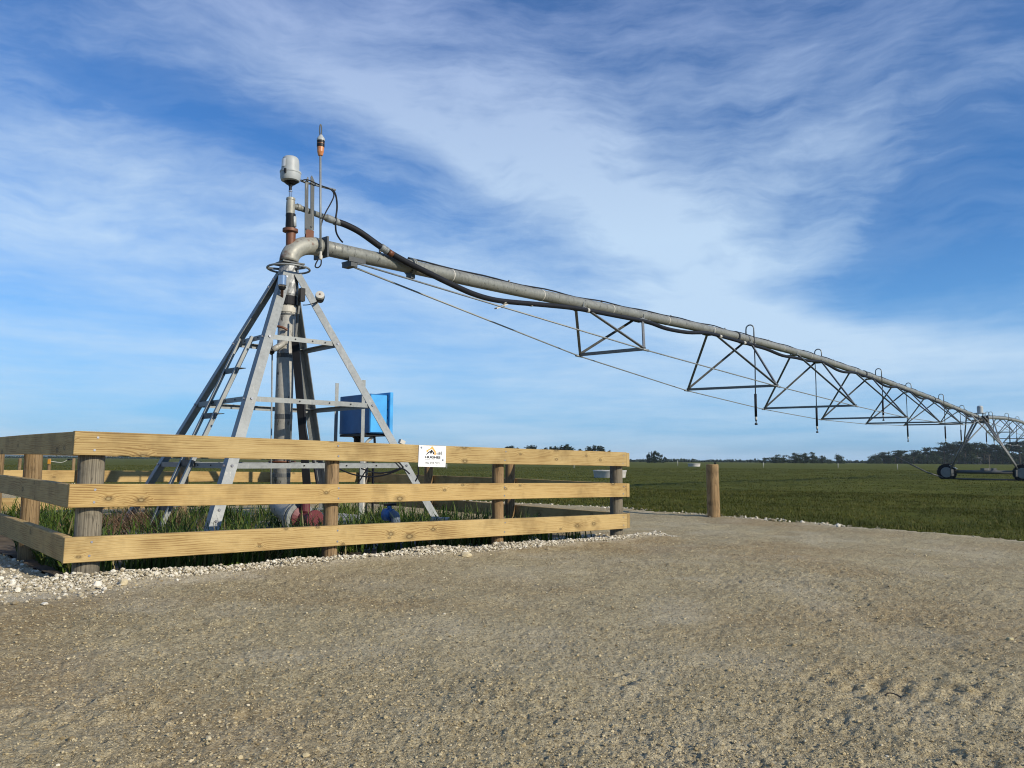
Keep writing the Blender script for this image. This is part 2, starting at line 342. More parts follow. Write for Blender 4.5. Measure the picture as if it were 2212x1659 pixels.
class MB:
    def __init__(s): s.v = []; s.f = []; s.sm = []
    def add(s, vs, fs, smooth=False):
        o = len(s.v); s.v += [Vector(p) for p in vs]; s.f += [tuple(i+o for i in q) for q in fs]; s.sm += [smooth]*len(fs); return s
    def obox(s, fr, hx, hy, hz, bev=0):       # a box in a frame (matrix)
        vs = [fr @ Vector((x*hx, y*hy, z*hz)) for x in (-1, 1) for y in (-1, 1) for z in (-1, 1)]
        return s.add(vs, [(0, 1, 3, 2), (4, 6, 7, 5), (0, 4, 5, 1), (2, 3, 7, 6), (0, 2, 6, 4), (1, 5, 7, 3)])
    def box(s, c, hx, hy, hz): return s.obox(Matrix.Translation(Vector(c)), hx, hy, hz)
    def bar(s, a, b, w, h, upv=(0, 0, 1)):    # rectangular bar from a to b: w across, h along upv
        a, b = Vector(a), Vector(b); return s.obox(frame((a+b)/2, b-a, upv), (b-a).length/2, w/2, h/2)
    def angle(s, a, b, d1, d2, w, t=.008):    # an L-section: flanges run from the corner line a-b along d1 and d2
        a, b = Vector(a), Vector(b); ax = (b-a).normalized()
        def orth(d): d = Vector(d); d = d-ax*d.dot(ax); return d.normalized()
        d1, d2 = orth(d1), orth(d2)
        prof = [Vector((0, 0)), Vector((w, 0)), Vector((w, t)), Vector((t, t)), Vector((t, w)), Vector((0, w))]
        vs = [p + d1*q.x + d2*q.y for p in (a, b) for q in prof]; n = 6
        fs = [(i, (i+1) % n, n+(i+1) % n, n+i) for i in range(n)]
        fs += [(0, 3, 2, 1), (0, 5, 4, 3), (n, n+1, n+2, n+3), (n, n+3, n+4, n+5)]
        return s.add(vs, fs)
    def tube(s, pts, r, n=12, cap=True, closed=False):
        pts = [Vector(p) for p in pts]; rs = r if isinstance(r, (list, tuple)) else [r]*len(pts)
        L = len(pts); tang = []
        for i in range(L):
            a = pts[i-1] if (i > 0 or closed) else pts[i]; b = pts[(i+1) % L] if (i < L-1 or closed) else pts[i]
            tang.append((b-a).normalized())
        u = tang[0].orthogonal().normalized(); vs = []
        for i in range(L):
            if i: u = (u - tang[i]*u.dot(tang[i])).normalized()
            w = tang[i].cross(u)
            vs += [pts[i] + (u*math.cos(2*math.pi*k/n)+w*math.sin(2*math.pi*k/n))*rs[i] for k in range(n)]
        fs = [(i*n+k, i*n+(k+1) % n, ((i+1) % L)*n+(k+1) % n, ((i+1) % L)*n+k) for i in range(L if closed else L-1) for k in range(n)]
        s.add(vs, fs, n > 6)
        if cap and not closed:
            s.f += [tuple(len(s.v)-L*n+k for k in reversed(range(n))), tuple(len(s.v)-n+k for k in range(n))]; s.sm += [False, False]
        return s
    def lathe(s, o, ax, prof, n=20):          # prof: (distance along ax, radius)
        ax = Vector(ax).normalized(); u = ax.orthogonal().normalized(); w = ax.cross(u); o = Vector(o); vs = []
        for (h, r) in prof: vs += [o+ax*h+(u*math.cos(2*math.pi*k/n)+w*math.sin(2*math.pi*k/n))*max(r, 1e-4) for k in range(n)]
        L = len(prof)
        fs = [(i*n+k, i*n+(k+1) % n, (i+1)*n+(k+1) % n, (i+1)*n+k) for i in range(L-1) for k in range(n)]
        fs += [tuple(reversed(range(n))), tuple((L-1)*n+k for k in range(n))]
        s.add(vs, fs); s.sm[-len(fs):] = [False]*len(fs); return s
    def disc(s, a, b, r, n=16): return s.tube([a, b], r, n)
    def build(s, name, m, parent=None, fr=None, bev=0, label=None, smooth_angle=None):
        me = bpy.data.meshes.new(name)
        base = fr if fr is not None else (wm(parent) if parent else Matrix.Identity(4))
        inv = base.inverted()
        me.from_pydata([inv @ v for v in s.v], [], s.f); me.update()
        me.polygons.foreach_set('use_smooth', s.sm)
        bm = bmesh.new(); bm.from_mesh(me); bmesh.ops.recalc_face_normals(bm, faces=bm.faces)
        if smooth_angle is not None:
            for f in bm.faces: f.smooth = True
            for e in bm.edges:
                if len(e.link_faces) == 2 and e.calc_face_angle(0) > smooth_angle: e.smooth = False
        if bev: bmesh.ops.bevel(bm, geom=list(bm.edges), offset=bev, segments=1, affect='EDGES', clamp_overlap=True)
        bm.to_mesh(me); bm.free()
        o = bpy.data.objects.new(name, me); C.objects.link(o); me.materials.append(M[m])
        if parent:
            o.parent = parent; o.matrix_basis = wm(parent).inverted() @ base
        else: o.matrix_basis = base
        if label: o['label'] = label
        return o
def npmesh(name, v, f, m, smooth=False):      # big mesh from arrays (faces all of one size)
    me = bpy.data.meshes.new(name); v = np.asarray(v, np.float32); f = np.asarray(f, np.int32); k = f.shape[1]
    me.vertices.add(len(v)); me.vertices.foreach_set('co', v.ravel())
    me.loops.add(f.size); me.loops.foreach_set('vertex_index', f.ravel())
    me.polygons.add(len(f)); me.polygons.foreach_set('loop_start', np.arange(0, f.size, k, dtype=np.int32))
    me.polygons.foreach_set('use_smooth', np.full(len(f), smooth)); me.update(); me.validate()
    me.materials.append(M[m]); o = bpy.data.objects.new(name, me); C.objects.link(o); return o
def vnoise(x, y, s, seed=0):                  # smooth value noise, 0..1
    x = x*s; y = y*s; xi = np.floor(x); yi = np.floor(y); fx = x-xi; fy = y-yi
    fx = fx*fx*(3-2*fx); fy = fy*fy*(3-2*fy)
    def h(a, b):
        q = np.sin(a*127.1+b*311.7+seed*74.7)*43758.5453; return q-np.floor(q)
    return (h(xi, yi)*(1-fx)+h(xi+1, yi)*fx)*(1-fy)+(h(xi, yi+1)*(1-fx)+h(xi+1, yi+1)*fx)*fy
def fbm(x, y, s, o=4, seed=0, g=.5):
    t = 0; a = 1; n = 0
    for i in range(o): t = t+a*vnoise(x+i*13.7, y-i*7.3, s*2**i, seed+i); n += a; a *= g
    return t/n

# ------------------------------------------------------------------ the lie of the land
FU = Vector((.7435, .6687, 0)); FV = Vector((-.6687, .7435, 0)); L0 = Vector((-2.765, 4.9, 0)); FL = 5.47
def gz(x, y):
    u = (np.asarray(x)+2.765)*.7435+(np.asarray(y)-4.9)*.6687
    return .005-.21*(1-np.exp(-np.maximum(u, -3)/16))
def G(x, y): return float(gz(x, y))
YE = [(14, -6), (9.5, 3.2), (5.85, 8.84), (2.2, 14.4), (-.13, 16.05), (-11.9, 23.4), (-26, 33), (-60, 60)]      # yard edge towards the pasture
YL = [(-40, -6), (-13, 5), (-12, 10), (-15.5, 18), (-32, 33), (-66, 60)]
def in_poly(x, y, poly):
    r = np.zeros(np.shape(x), bool); n = len(poly)
    for i in range(n):
        (x1, y1), (x2, y2) = poly[i], poly[(i+1) % n]
        c = ((y1 > y) != (y2 > y)) & (x < (x2-x1)*(y-y1)/((y2-y1) if y2 != y1 else 1e-9)+x1); r ^= c
    return r
YARD = YE+YL[::-1]
def dist_poly(x, y, line):
    d = np.full(np.shape(x), 1e9)
    for (x1, y1), (x2, y2) in zip(line[:-1], line[1:]):
        dx, dy = x2-x1, y2-y1; t = np.clip(((x-x1)*dx+(y-y1)*dy)/(dx*dx+dy*dy), 0, 1)
        d = np.minimum(d, np.hypot(x-x1-t*dx, y-y1-t*dy))
    return d
def yard_sd(x, y):                            # >0 inside the yard, metres from its wavering edge
    d = np.minimum(dist_poly(x, y, YE), dist_poly(x, y, YL)); s = np.where(in_poly(x, y, YARD), d, -d)
    return s+(fbm(x, y, 1.3, 3, 5)-.5)*.5
def pen_uv(x, y):
    dx, dy = x-L0.x, y-L0.y; return dx*FU.x+dy*FU.y, dx*FV.x+dy*FV.y
def _flat(px, py):
    v = ray(px, py); k = (0.0-CAM)/v.z; return np.array([v.x*k, v.y*k])
TR0, TR1 = _flat(1700, 1432), _flat(2212, 1516)
def tread_coord(x, y):
    d = (TR1-TR0)/np.linalg.norm(TR1-TR0); return (x-TR0[0])*d[0]+(y-TR0[1])*d[1], -(x-TR0[0])*d[1]+(y-TR0[1])*d[0]
def rut_coord(x, y): return dist_poly(x, y, YE)+(fbm(x, y, .3, 2, 71)-.5)*.5
def yard_loose(x, y):                         # 0 = compacted and smooth, 1 = loose and stony
    q = rut_coord(x, y); k = fbm(x, y, .55, 4, 21)*1.15-.18+(fbm(x, y, 3, 3, 22)-.5)*.5
    k = k+.55*np.exp(-((q-.9)/.6)**2)-.22*np.exp(-((q-2.05)/.32)**2)-.22*np.exp(-((q-3.6)/.35)**2)+.18*np.exp(-((q-2.8)/.3)**2)
    return np.clip(k, 0, 1)
def chalk_dust(x, y):                         # crushed limestone trodden into the yard along the pen
    u, v = pen_uv(x, y); n = fbm(x, y, 2.2, 4, 95)
    a = np.exp(-((v+.06)/.16)**2)*(u > -.3)*(u < FL+.7)*.8; b = np.exp(-((v+.16)/.30)**2)*(u < 1.1)*(u > -1.4)
    c = np.exp(-((u+.30)/.40)**2)*(v > -.5)*(v < FL+1); d = np.exp(-((yard_sd(x, y)-.12)/.16)**2)*.5
    return np.clip((np.maximum(np.maximum(a, b), np.maximum(c, d))+(n-.5)*1.1)*1.15, 0, 1)
def yard_height(x, y):
    r = np.hypot(x, y); h = gz(x, y)+.0
    h = h+(fbm(x, y, .5, 3, 1)-.5)*.07+(fbm(x, y, 3.2, 3, 2)-.5)*.032
    fine = np.clip(1.7-r/9, .5, 1)
    lump = np.clip(yard_loose(x, y)*1.2+.3, .5, 1.25)
    a, c = tread_coord(x, y)
    msk = np.clip((a+.1)*4, 0, 1)*np.clip((.21-np.abs(c))*14, 0, 1)
    h = h+fine*lump*(1-.6*msk)*(vnoise(x, y, 17, 3)**2*.006+vnoise(x, y, 38, 4)**2*.007+(vnoise(x, y, 75, 6)-.5)*.010+(vnoise(x, y, 140, 7)-.5)*.006)
    # a few deeper scuffs and dropped clods
    sc = np.clip(fbm(x, y, 2.4, 3, 61)-.66, 0, 1)*5*np.clip(1.3-r/7, 0, 1); h = h+sc*(vnoise(x, y, 22, 62)-.5)*.045
    # wheel ruts sweeping round the pen towards the back
    q = rut_coord(x, y); h = h-.014*np.exp(-((q-2.05)/.16)**2)-.014*np.exp(-((q-3.6)/.16)**2)
    # a tyre's tread pressed across the right foreground
    zig = a+np.abs(((c*2*np.pi/.10)+20*np.pi)%(2*np.pi)-np.pi)/np.pi*.03
    lug = np.clip(np.sin(zig*2*np.pi/.075)*2.4, -1, 1)*.5+.5; rib = np.clip((np.abs(np.sin(c*np.pi/.10))-.25)*4, 0, 1)
    h = h-msk*(.004+.007*(1-lug)+.007*(1-rib))
    u, v = pen_uv(x, y)
    ins = np.clip(np.minimum(np.minimum(u+.02, FL-u), np.minimum(v-.02, FL-v))/.25, 0, 1)
    h = h-ins*.22
    # low ridge of spoil along the front and left of the pen
    rid = np.exp(-((v+.10)/.22)**2)*((u > -.6) & (u < FL+.5))*.018*(.6+.8*fbm(x, y, 1.5, 2, 8))
    rid2 = np.exp(-((u+.28)/.25)**2)*((v > -.3) & (v < FL))*.015
    return h+rid+rid2

def make_ground():
    # pasture: a sheet to the horizon
    rr = np.concatenate([np.geomspace(2, 60, 200), np.geomspace(62, 5100, 60)])
    th = np.concatenate([np.linspace(-180, -50, 40)[:-1], np.linspace(-50, 50, 420), np.linspace(50, 180, 40)[1:]])*np.pi/180
    Rr, T = np.meshgrid(rr, th, indexing='ij'); x = Rr*np.sin(T); y = Rr*np.cos(T)
    sd = yard_sd(x, y); z = gz(x, y)
    amp = np.clip((Rr-3)/10, 0, 1)*np.clip(1.3-Rr/200, .0, 1)
    z = z+((fbm(x, y, .35, 4, 11)-.5)*.16+(fbm(x, y, 2.2, 3, 12)-.5)*.07)*amp
    z = np.where(sd > 0, z-np.clip(sd/.4, 0, 1)*.3, z)
    v = np.stack([x, y, z], -1).reshape(-1, 3); n = len(th)
    i, j = np.meshgrid(np.arange(len(rr)-1), np.arange(n-1), indexing='ij')
    f = np.stack([i*n+j, i*n+j+1, (i+1)*n+j+1, (i+1)*n+j], -1).reshape(-1, 4)
    tag(npmesh('pasture', v, f, 'pasture_turf', True), 'flat green pasture reaching to the horizon', kind='structure')
    # gravel yard
    rr = np.geomspace(.7, 46, 620); th = np.linspace(-62, 62, 960)*np.pi/180
    Rr, T = np.meshgrid(rr, th, indexing='ij'); x = Rr*np.sin(T); y = Rr*np.cos(T)
    z = yard_height(x, y); sd = yard_sd(x, y); z = z-np.clip((.12-sd)/.35, 0, 1)*.32
    v = np.stack([x, y, z], -1).reshape(-1, 3); n = len(th)
    keep = (sd > -1.2)
    i, j = np.meshgrid(np.arange(len(rr)-1), np.arange(n-1), indexing='ij')
    f = np.stack([i*n+j, i*n+j+1, (i+1)*n+j+1, (i+1)*n+j], -1)[keep[:-1, :-1]].reshape(-1, 4)
    yo = npmesh('gravel_yard', v, f, 'gravel', True)
    for nm, val in (('loose', yard_loose(x, y)), ('brown', fbm(x, y, .8, 4, 81)+.22*np.exp(-((rut_coord(x, y)-1.0)/.7)**2)+.10*np.exp(-((rut_coord(x, y)-3.0)/.4)**2)+.20*np.exp(-((y-4.25+.12*x)/.28)**2)*(x > -3.4)*(x < .2)*fbm(x, y, 1.7, 2, 90)*1.6),
                    ('chalk', chalk_dust(x, y))):
        yo.data.attributes.new(nm, 'FLOAT', 'POINT').data.foreach_set('value', val.astype(np.float32).ravel())
    tag(yo, 'compacted tan gravel yard around the timber pen', kind='structure')
    # soil inside the pen
    uu = np.linspace(.06, FL-.06, 90); U_, V_ = np.meshgrid(uu, uu, indexing='ij')
    x = L0.x+U_*FU.x+V_*FV.x; y = L0.y+U_*FU.y+V_*FV.y
    z = gz(x, y)-.04+(fbm(x, y, 1.5, 4, 15)-.5)*.12
    v = np.stack([x, y, z], -1).reshape(-1, 3); n = 90
    i, j = np.meshgrid(np.arange(n-1), np.arange(n-1), indexing='ij')
    f = np.stack([i*n+j, i*n+j+1, (i+1)*n+j+1, (i+1)*n+j], -1).reshape(-1, 4)
    tag(npmesh('pen_soil', v, f, 'soil', True), 'dark soil under the long grass inside the pen', kind='structure')
    # far low hills to the left
    xs = np.linspace(-2700, 150, 90); vs = []; n = 90
    for k, (yy, hh) in enumerate(((2900, 0), (3000, 1), (3400, .3), (3600, 0))):
        h = (fbm(xs, xs*0, .0022, 4, 3)*30+6)*np.clip((0-xs)/1100, .12, 1)
        vs.append(np.stack([xs, xs*0+yy, h*hh-.5], -1))
    v = np.concatenate(vs); f = [(r*n+q, r*n+q+1, (r+1)*n+q+1, (r+1)*n+q) for r in range(3) for q in range(n-1)]
    tag(npmesh('hills', v, f, 'hill_green', True), 'low dark hills on the horizon far left', kind='structure')
make_ground()

# ------------------------------------------------------------------ stones, pebbles
_bm = bmesh.new(); bmesh.ops.create_icosphere(_bm, subdivisions=1, radius=1)
ICO_V = np.array([v.co[:] for v in _bm.verts]); ICO_F = np.array([[v.index for v in f.verts] for f in _bm.faces]); _bm.free()
def stones(name, x, y, z, r, m, squash=.7, sink=.25):
    n = len(x); k = len(ICO_V)
    ax = rng.uniform(.65, 1.25, (n, 1, 3)); ax[:, :, 2] *= squash
    jit = 1+rng.uniform(-.28, .22, (n, k, 1))
    p = ICO_V[None]*jit*ax*np.asarray(r)[:, None, None]
    a = rng.uniform(0, 6.283, n); ca, sa = np.cos(a)[:, None], np.sin(a)[:, None]
    px = p[:, :, 0]*ca-p[:, :, 1]*sa; py = p[:, :, 0]*sa+p[:, :, 1]*ca
    P = np.stack([px+x[:, None], py+y[:, None], p[:, :, 2]+z[:, None]+(np.asarray(r)*(1-sink-.35))[:, None]], -1)
    F = (ICO_F[None]+(np.arange(n)*k)[:, None, None]).reshape(-1, 3)
    return npmesh(name, P.reshape(-1, 3), F, m, False)
def make_stones():
    # pale limestone heaped along the pen
    n = 26000; u = rng.uniform(-1.2, FL+.55, n)
    heap = .35+.65*np.clip(np.sin(u*2.1+.6)*.5+.5+.4*np.sin(u*5.3), 0, 1)
    v = -.035+rng.normal(0, .065, n)*(.4+.7*heap)
    v = np.where(u < .3, v-rng.exponential(.13, n)*(rng.random(n) < .5), v)
    x = L0.x+u*FU.x+v*FV.x; y = L0.y+u*FU.y+v*FV.y
    r = np.clip(rng.lognormal(math.log(.0056), .5, n), .0025, .019)
    z = yard_height(x, y)+np.exp(-((v+.02)/.08)**2)*.045*heap*rng.random(n)
    keep = (rng.random(n) < .10+.9*heap**1.3) | ((u < .8) & (rng.random(n) < .6))
    # left side, and the yard's far edge
    n2 = 3600; v2 = rng.uniform(-.3, FL+1.2, n2); u2 = -.35+rng.normal(0, .26, n2)
    x2 = L0.x+u2*FU.x+v2*FV.x; y2 = L0.y+u2*FU.y+v2*FV.y; r2 = np.clip(rng.lognormal(math.log(.006), .5, n2), .003, .022); z2 = yard_height(x2, y2)
    n3 = 3600; seg = rng.integers(1, 6, n3); t = rng.random(n3); E_ = np.array(YE)
    x3 = E_[seg, 0]*(1-t)+E_[seg+1, 0]*t; y3 = E_[seg, 1]*(1-t)+E_[seg+1, 1]*t
    k3 = rng.random(n3) < .12+.9*(vnoise(x3, y3, .9, 77) > .62)
    x3 = x3+rng.normal(0, .12, n3)-.1; y3 = y3+rng.normal(0, .12, n3)-.1
    r3 = np.clip(rng.lognormal(math.log(.009), .55, n3), .004, .034); z3 = gz(x3, y3)+.01
    n4 = 900; u4 = rng.uniform(3.2, FL+.1, n4); v4 = rng.uniform(.05, .55, n4)
    x4 = L0.x+u4*FU.x+v4*FV.x; y4 = L0.y+u4*FU.y+v4*FV.y; r4 = np.clip(rng.lognormal(math.log(.014), .4, n4), .006, .04); z4 = gz(x4, y4)-.01
    X = np.concatenate([x[keep], x2, x3[k3], x4]); Y = np.concatenate([y[keep], y2, y3[k3], y4]); Z = np.concatenate([z[keep], z2, z3[k3], z4]); Rr = np.concatenate([r[keep], r2, r3[k3], r4])
    tag(stones('limestone_rubble', X, Y, Z, Rr, 'limestone'), 'white crushed limestone heaped in a line under the rails', 'rubble', kind='stuff')
    # loose pebbles over the yard
    n = 130000; th = rng.uniform(-50, 50, n)*np.pi/180; rr = 1.2*(9/1.2)**rng.random(n)
    x = rr*np.sin(th); y = rr*np.cos(th); u, v = pen_uv(x, y)
    ok = ~((u > 0) & (u < FL) & (v > 0)) & (yard_sd(x, y) > .1) & (rng.random(n) < .22+yard_loose(x, y)*.9)
    x, y = x[ok], y[ok]; r = np.clip(rng.lognormal(math.log(.0024), .42, len(x)), .0013, .010)*(1+.04*np.hypot(x, y))
    tag(stones('loose_pebbles', x, y, yard_height(x, y), r, 'pebble', .6, .35), 'small loose tan pebbles lying on the gravel yard', 'pebbles', kind='stuff')
make_stones()
def rock(px, py, r, label, m='limestone', sq=.6, Y=None):
    v = ray(px, py); 
    k = 0.0
    for _ in range(40):
        t = (float(yard_height(np.array(k*v.x), np.array(k*v.y)))-CAM)/v.z; k = t
    p = EYE+v*k
    bm = bmesh.new(); bmesh.ops.create_icosphere(bm, subdivisions=2, radius=1)
    sx, sy = random.uniform(.9, 1.35), random.uniform(.7, 1)
    for q in bm.verts:
        c = q.co; f = 1+random.uniform(-.16, .12); q.co = Vector((c.x*sx, c.y*sy, c.z*sq))*f*r
    me = bpy.data.meshes.new('stone'); bm.to_mesh(me); bm.free(); me.materials.append(M[m])
    o = bpy.data.objects.new('stone', me); C.objects.link(o); o.location = p+Vector((0, 0, r*sq*.55)); o.rotation_euler = (0, 0, random.uniform(0, 6))
    tag(o, label, 'stone', 'large loose stones on the gravel'); return o
rock(75, 1190, .060, 'biggest white stone, in front of the first left-hand post')
rock(110, 1199, .055, 'white and grey stone just right of the first left-hand post')
rock(146, 1241, .026, 'small pointed white stone beside the foot of the corner post', sq=.9)
rock(10, 1284, .036, 'long flat white stone at the left edge of the yard', sq=.35)
rock(210, 1270, .036, 'white stone with a grey side in front of the corner post', sq=.8)
rock(267, 1263, .032, 'greyish stone on the yard right of the corner post', 'pebble', sq=.8)
rock(1007, 1203, .042, 'yellowish stone at the rubble line below the white sign', 'pebble', sq=.6)
rock(97, 1306, .022, 'flat pale stone lying alone on the left of the yard', sq=.4)

# ------------------------------------------------------------------ the timber pen
FT = {}
def ztop(u, v):                               # height of the top rail's upper edge over the pen's plan
    a = .955*(1-u/FL)+.875*u/FL; b = .975*(1-u/FL)+.905*u/FL; return a*(1-v/FL)+b*v/FL
def PU(u, v, z=0): return L0+FU*u+FV*v+Vector((0, 0, z))
fence = thing('timber_fence', PU(FL/2, FL/2, -.05), 'square pen of three sawn timber rails on round posts around the machine', 'fence')
RAILS = ((0, .152), (-.334, .148), (-.662, .158))
PR = {}
def make_fence():
    off = .05
    sp = [0, 1.79, 3.58, 5.27]
    posts = {}
    def post(u, v, r, m, lean=0):
        zt = ztop(u, v)-.006; b = PU(u, v, G(*PU(u, v)[:2])-.25)
        mb = MB(); n = 22; prof = []
        L_ = zt-b.z
        for k in range(9):
            h = L_*k/8; prof.append((h, r*(1.03-.05*k/8)*(1+random.uniform(-.012, .012))))
        prof.append((L_+.0005, r*.3))
        mb.lathe(b, (lean, 0, 1), prof, n)
        fr = Matrix.Translation(b); o = mb.build('post', m, fence, fr, smooth_angle=R(40)); return o
    cr = .079
    q = off+cr
    post(q+.01, q, cr, 'post_grey').__setitem__('label', 'weathered grey corner post')
    post(1.88, off+.058, .058, 'post_new'); post(3.64, off+.056, .056, 'post_new')
    post(FL-q+.05, q, .07, 'post_grey')
    for v in (1.83, 3.55): post(off+.068, v, .068, 'post_tan')
    post(q, FL-q, .07, 'post_new')
    for v in (1.85, 3.6): post(FL-off-.062, v, .062, 'post_new')
    post(FL-q, FL-q, .07, 'post_grey')
    for u in (1.3, 2.55, 3.9): post(u, FL-off-.06, .058, 'post_new')
    def rail(a, b, h, thick=.05):
        a, b = Vector(a), Vector(b); fr = frame((a+b)/2, b-a); mb = MB()
        # long board with a slight bow and wane
        n = 14; Lh = (b-a).length/2; vs = []; ph = random.uniform(0, 6)
        for k in range(n+1):
            x = -Lh+2*Lh*k/n; w = .003*math.sin(ph+x*1.3); w2 = .002*math.sin(ph*2+x*.9)
            for (y, z) in ((-thick/2, -h/2), (thick/2, -h/2), (thick/2, h/2), (-thick/2, h/2)): vs.append(fr @ Vector((x, y+w2, z+w)))
        fs = [(i*4+j, i*4+(j+1) % 4, (i+1)*4+(j+1) % 4, (i+1)*4+j) for i in range(n) for j in range(4)]+[(3, 2, 1, 0), (n*4, n*4+1, n*4+2, n*4+3)]
        mb.add(vs, fs); return mb.build('rail', 'sawn_pine', fence, fr, bev=.003)
    for ri, (dz, h) in enumerate(RAILS):
        e = (0.0, -.012, -.02)[ri]
        def P(u, v): return PU(u, v, ztop(u, v)+dz-h/2)
        fr_ = rail(P(e, off/2), P(FL-off-.004, off/2), h)
        lf = rail(P(off/2+e, off+.002), P(off/2, FL-.01), h)
        rg = rail(P(FL-off/2+.003, .006), P(FL-off/2, FL-off-.004), h)
        bk = rail(P(off+.003, FL-off/2), P(FL-.004, FL-off/2), h)
        for u in (.13, 1.88, 3.64, FL-.11):    # screws in the front rails
            for s in (-1, 1):
                p = P(u+random.uniform(-.012, .012), 0)+Vector((0, 0, s*h*.27))
                MB().tube([p+FV*.004, p-FV*.0022], .0075, 10).build('screw', 'screw_steel', fr_)
make_fence()

# ------------------------------------------------------------------ sign on the top rail
def make_sign():
    cx = onplane(933, 985, PU(0, 0), FV); u0 = (cx-L0).dot(FU)
    zt = onplane(933, 963, PU(0, 0), FV).z; zb = onplane(933, 1008.5, PU(0, 0), FV).z
    xl = (onplane(903.5, 985, PU(0, 0), FV)-L0).dot(FU); xr = (onplane(962, 985, PU(0, 0), FV)-L0).dot(FU)
    w, h = xr-xl, zt-zb
    ax = FU.copy(); ax.z = -.0146; tilt = Matrix.Rotation(R(.3), 3, FV)
    X = (tilt @ ax).normalized(); Y = FV.cross(X)*1; Y = X.cross(-FV)*-1
    Y = Vector((0, 0, 1)); Y = (Y-X*Y.dot(X)).normalized(); N = X.cross(Y)      # N faces out (towards the yard)
    if N.dot(FV) > 0: N = -N
    O = PU((xl+xr)/2, 0, (zt+zb)/2)-FV*.004
    t = thing('advertising_sign', O, 'square white sign with orange digger arm, black mountain and fence emblem on the top rail', 'sign')
    fr = Matrix((X, Y, N)).transposed().to_4x4(); fr.translation = O
    MB().obox(fr, w/2, h/2, .0025).build('panel', 'sign_white', t, fr)
    def pt(a, b, e=.0045): return fr @ Vector((a*w-w/2, h/2-b*h, e))        # a,b in 0..1 from the top left
    def poly(name, m, polys, e=.0045):
        mb = MB()
        for P_ in polys: mb.add([pt(a, b, e) for a, b in P_]+[pt(a, b, .0026) for a, b in P_], [tuple(range(len(P_)))]+[(i, (i+1) % len(P_), len(P_)+(i+1) % len(P_), len(P_)+i) for i in range(len(P_))])
        return mb.build(name, m, t, fr)
    poly('digger_arm', 'ink_orange', [[(.27, .235), (.44, .10), (.455, .03), (.515, .03), (.525, .10), (.615, .26), (.62, .33), (.575, .31), (.485, .145), (.46, .145), (.315, .26), (.33, .29), (.29, .31)],
                                      [(.575, .31), (.62, .33), (.635, .415), (.54, .425), (.575, .37)]])
    poly('mountain', 'ink_black', [[(.255, .425), (.37, .265), (.40, .275), (.465, .18), (.545, .31), (.565, .33), (.55, .40), (.52, .385), (.485, .26), (.47, .35), (.455, .345), (.45, .425), (.40, .30), (.36, .36), (.345, .355), (.30, .425)]])
    poly('rail_emblem', 'ink_black', [[(.64, .285), (.83, .275), (.83, .292), (.64, .295)], [(.64, .345), (.82, .34), (.82, .357), (.64, .358)], [(.65, .405), (.82, .405), (.82, .42), (.65, .418)],
                                      [(.735, .265), (.755, .265), (.755, .435), (.735, .435)], [(.815, .255), (.835, .255), (.835, .44), (.815, .44)]])
    def text(name, s, cx_, cy_, wid, hei, m, bold=0.0):
        cu = bpy.data.curves.new(name, 'FONT'); cu.body = s; cu.align_x = 'CENTER'; cu.align_y = 'CENTER'; cu.offset = bold; cu.extrude = .02
        ob = bpy.data.objects.new(name, cu); C.objects.link(ob)
        me = bpy.data.meshes.new_from_object(ob.evaluated_get(bpy.context.evaluated_depsgraph_get()))
        C.objects.unlink(ob); bpy.data.objects.remove(ob)
        co = np.array([v.co[:] for v in me.vertices]); mn, mx = co.min(0), co.max(0)
        for v in me.vertices:
            v.co.x = (v.co.x-(mn[0]+mx[0])/2)/(mx[0]-mn[0])*wid*w+(cx_-.5)*w
            v.co.y = (v.co.y-(mn[1]+mx[1])/2)/(mx[1]-mn[1])*hei*h+(.5-cy_)*h
            v.co.z = .0028 if v.co.z < 0 else .0042
        me.materials.clear(); me.materials.append(M[m]); o = bpy.data.objects.new(name, me); C.objects.link(o)
        o.parent = t; o.matrix_basis = wm(t).inverted() @ fr; return o
    text('name_lettering', 'HUGHES', .52, .545, .56, .115, 'ink_black', .035)
    text('trade_lettering', 'FENCING & EARTHWORKS', .52, .66, .55, .035, 'ink_grey')
    text('phone_number', '022 044 7173', .51, .81, .515, .085, 'ink_black', .004)
    text('web_address', 'www.hughesfencing.co.nz', .51, .91, .66, .045, 'ink_grey')
    for a, b in ((.085, .105), (.885, .665)):
        MB().tube([pt(a, b, .0026), pt(a, b, .006)], .009, 12).build('screw', 'screw_steel', t)
make_sign()

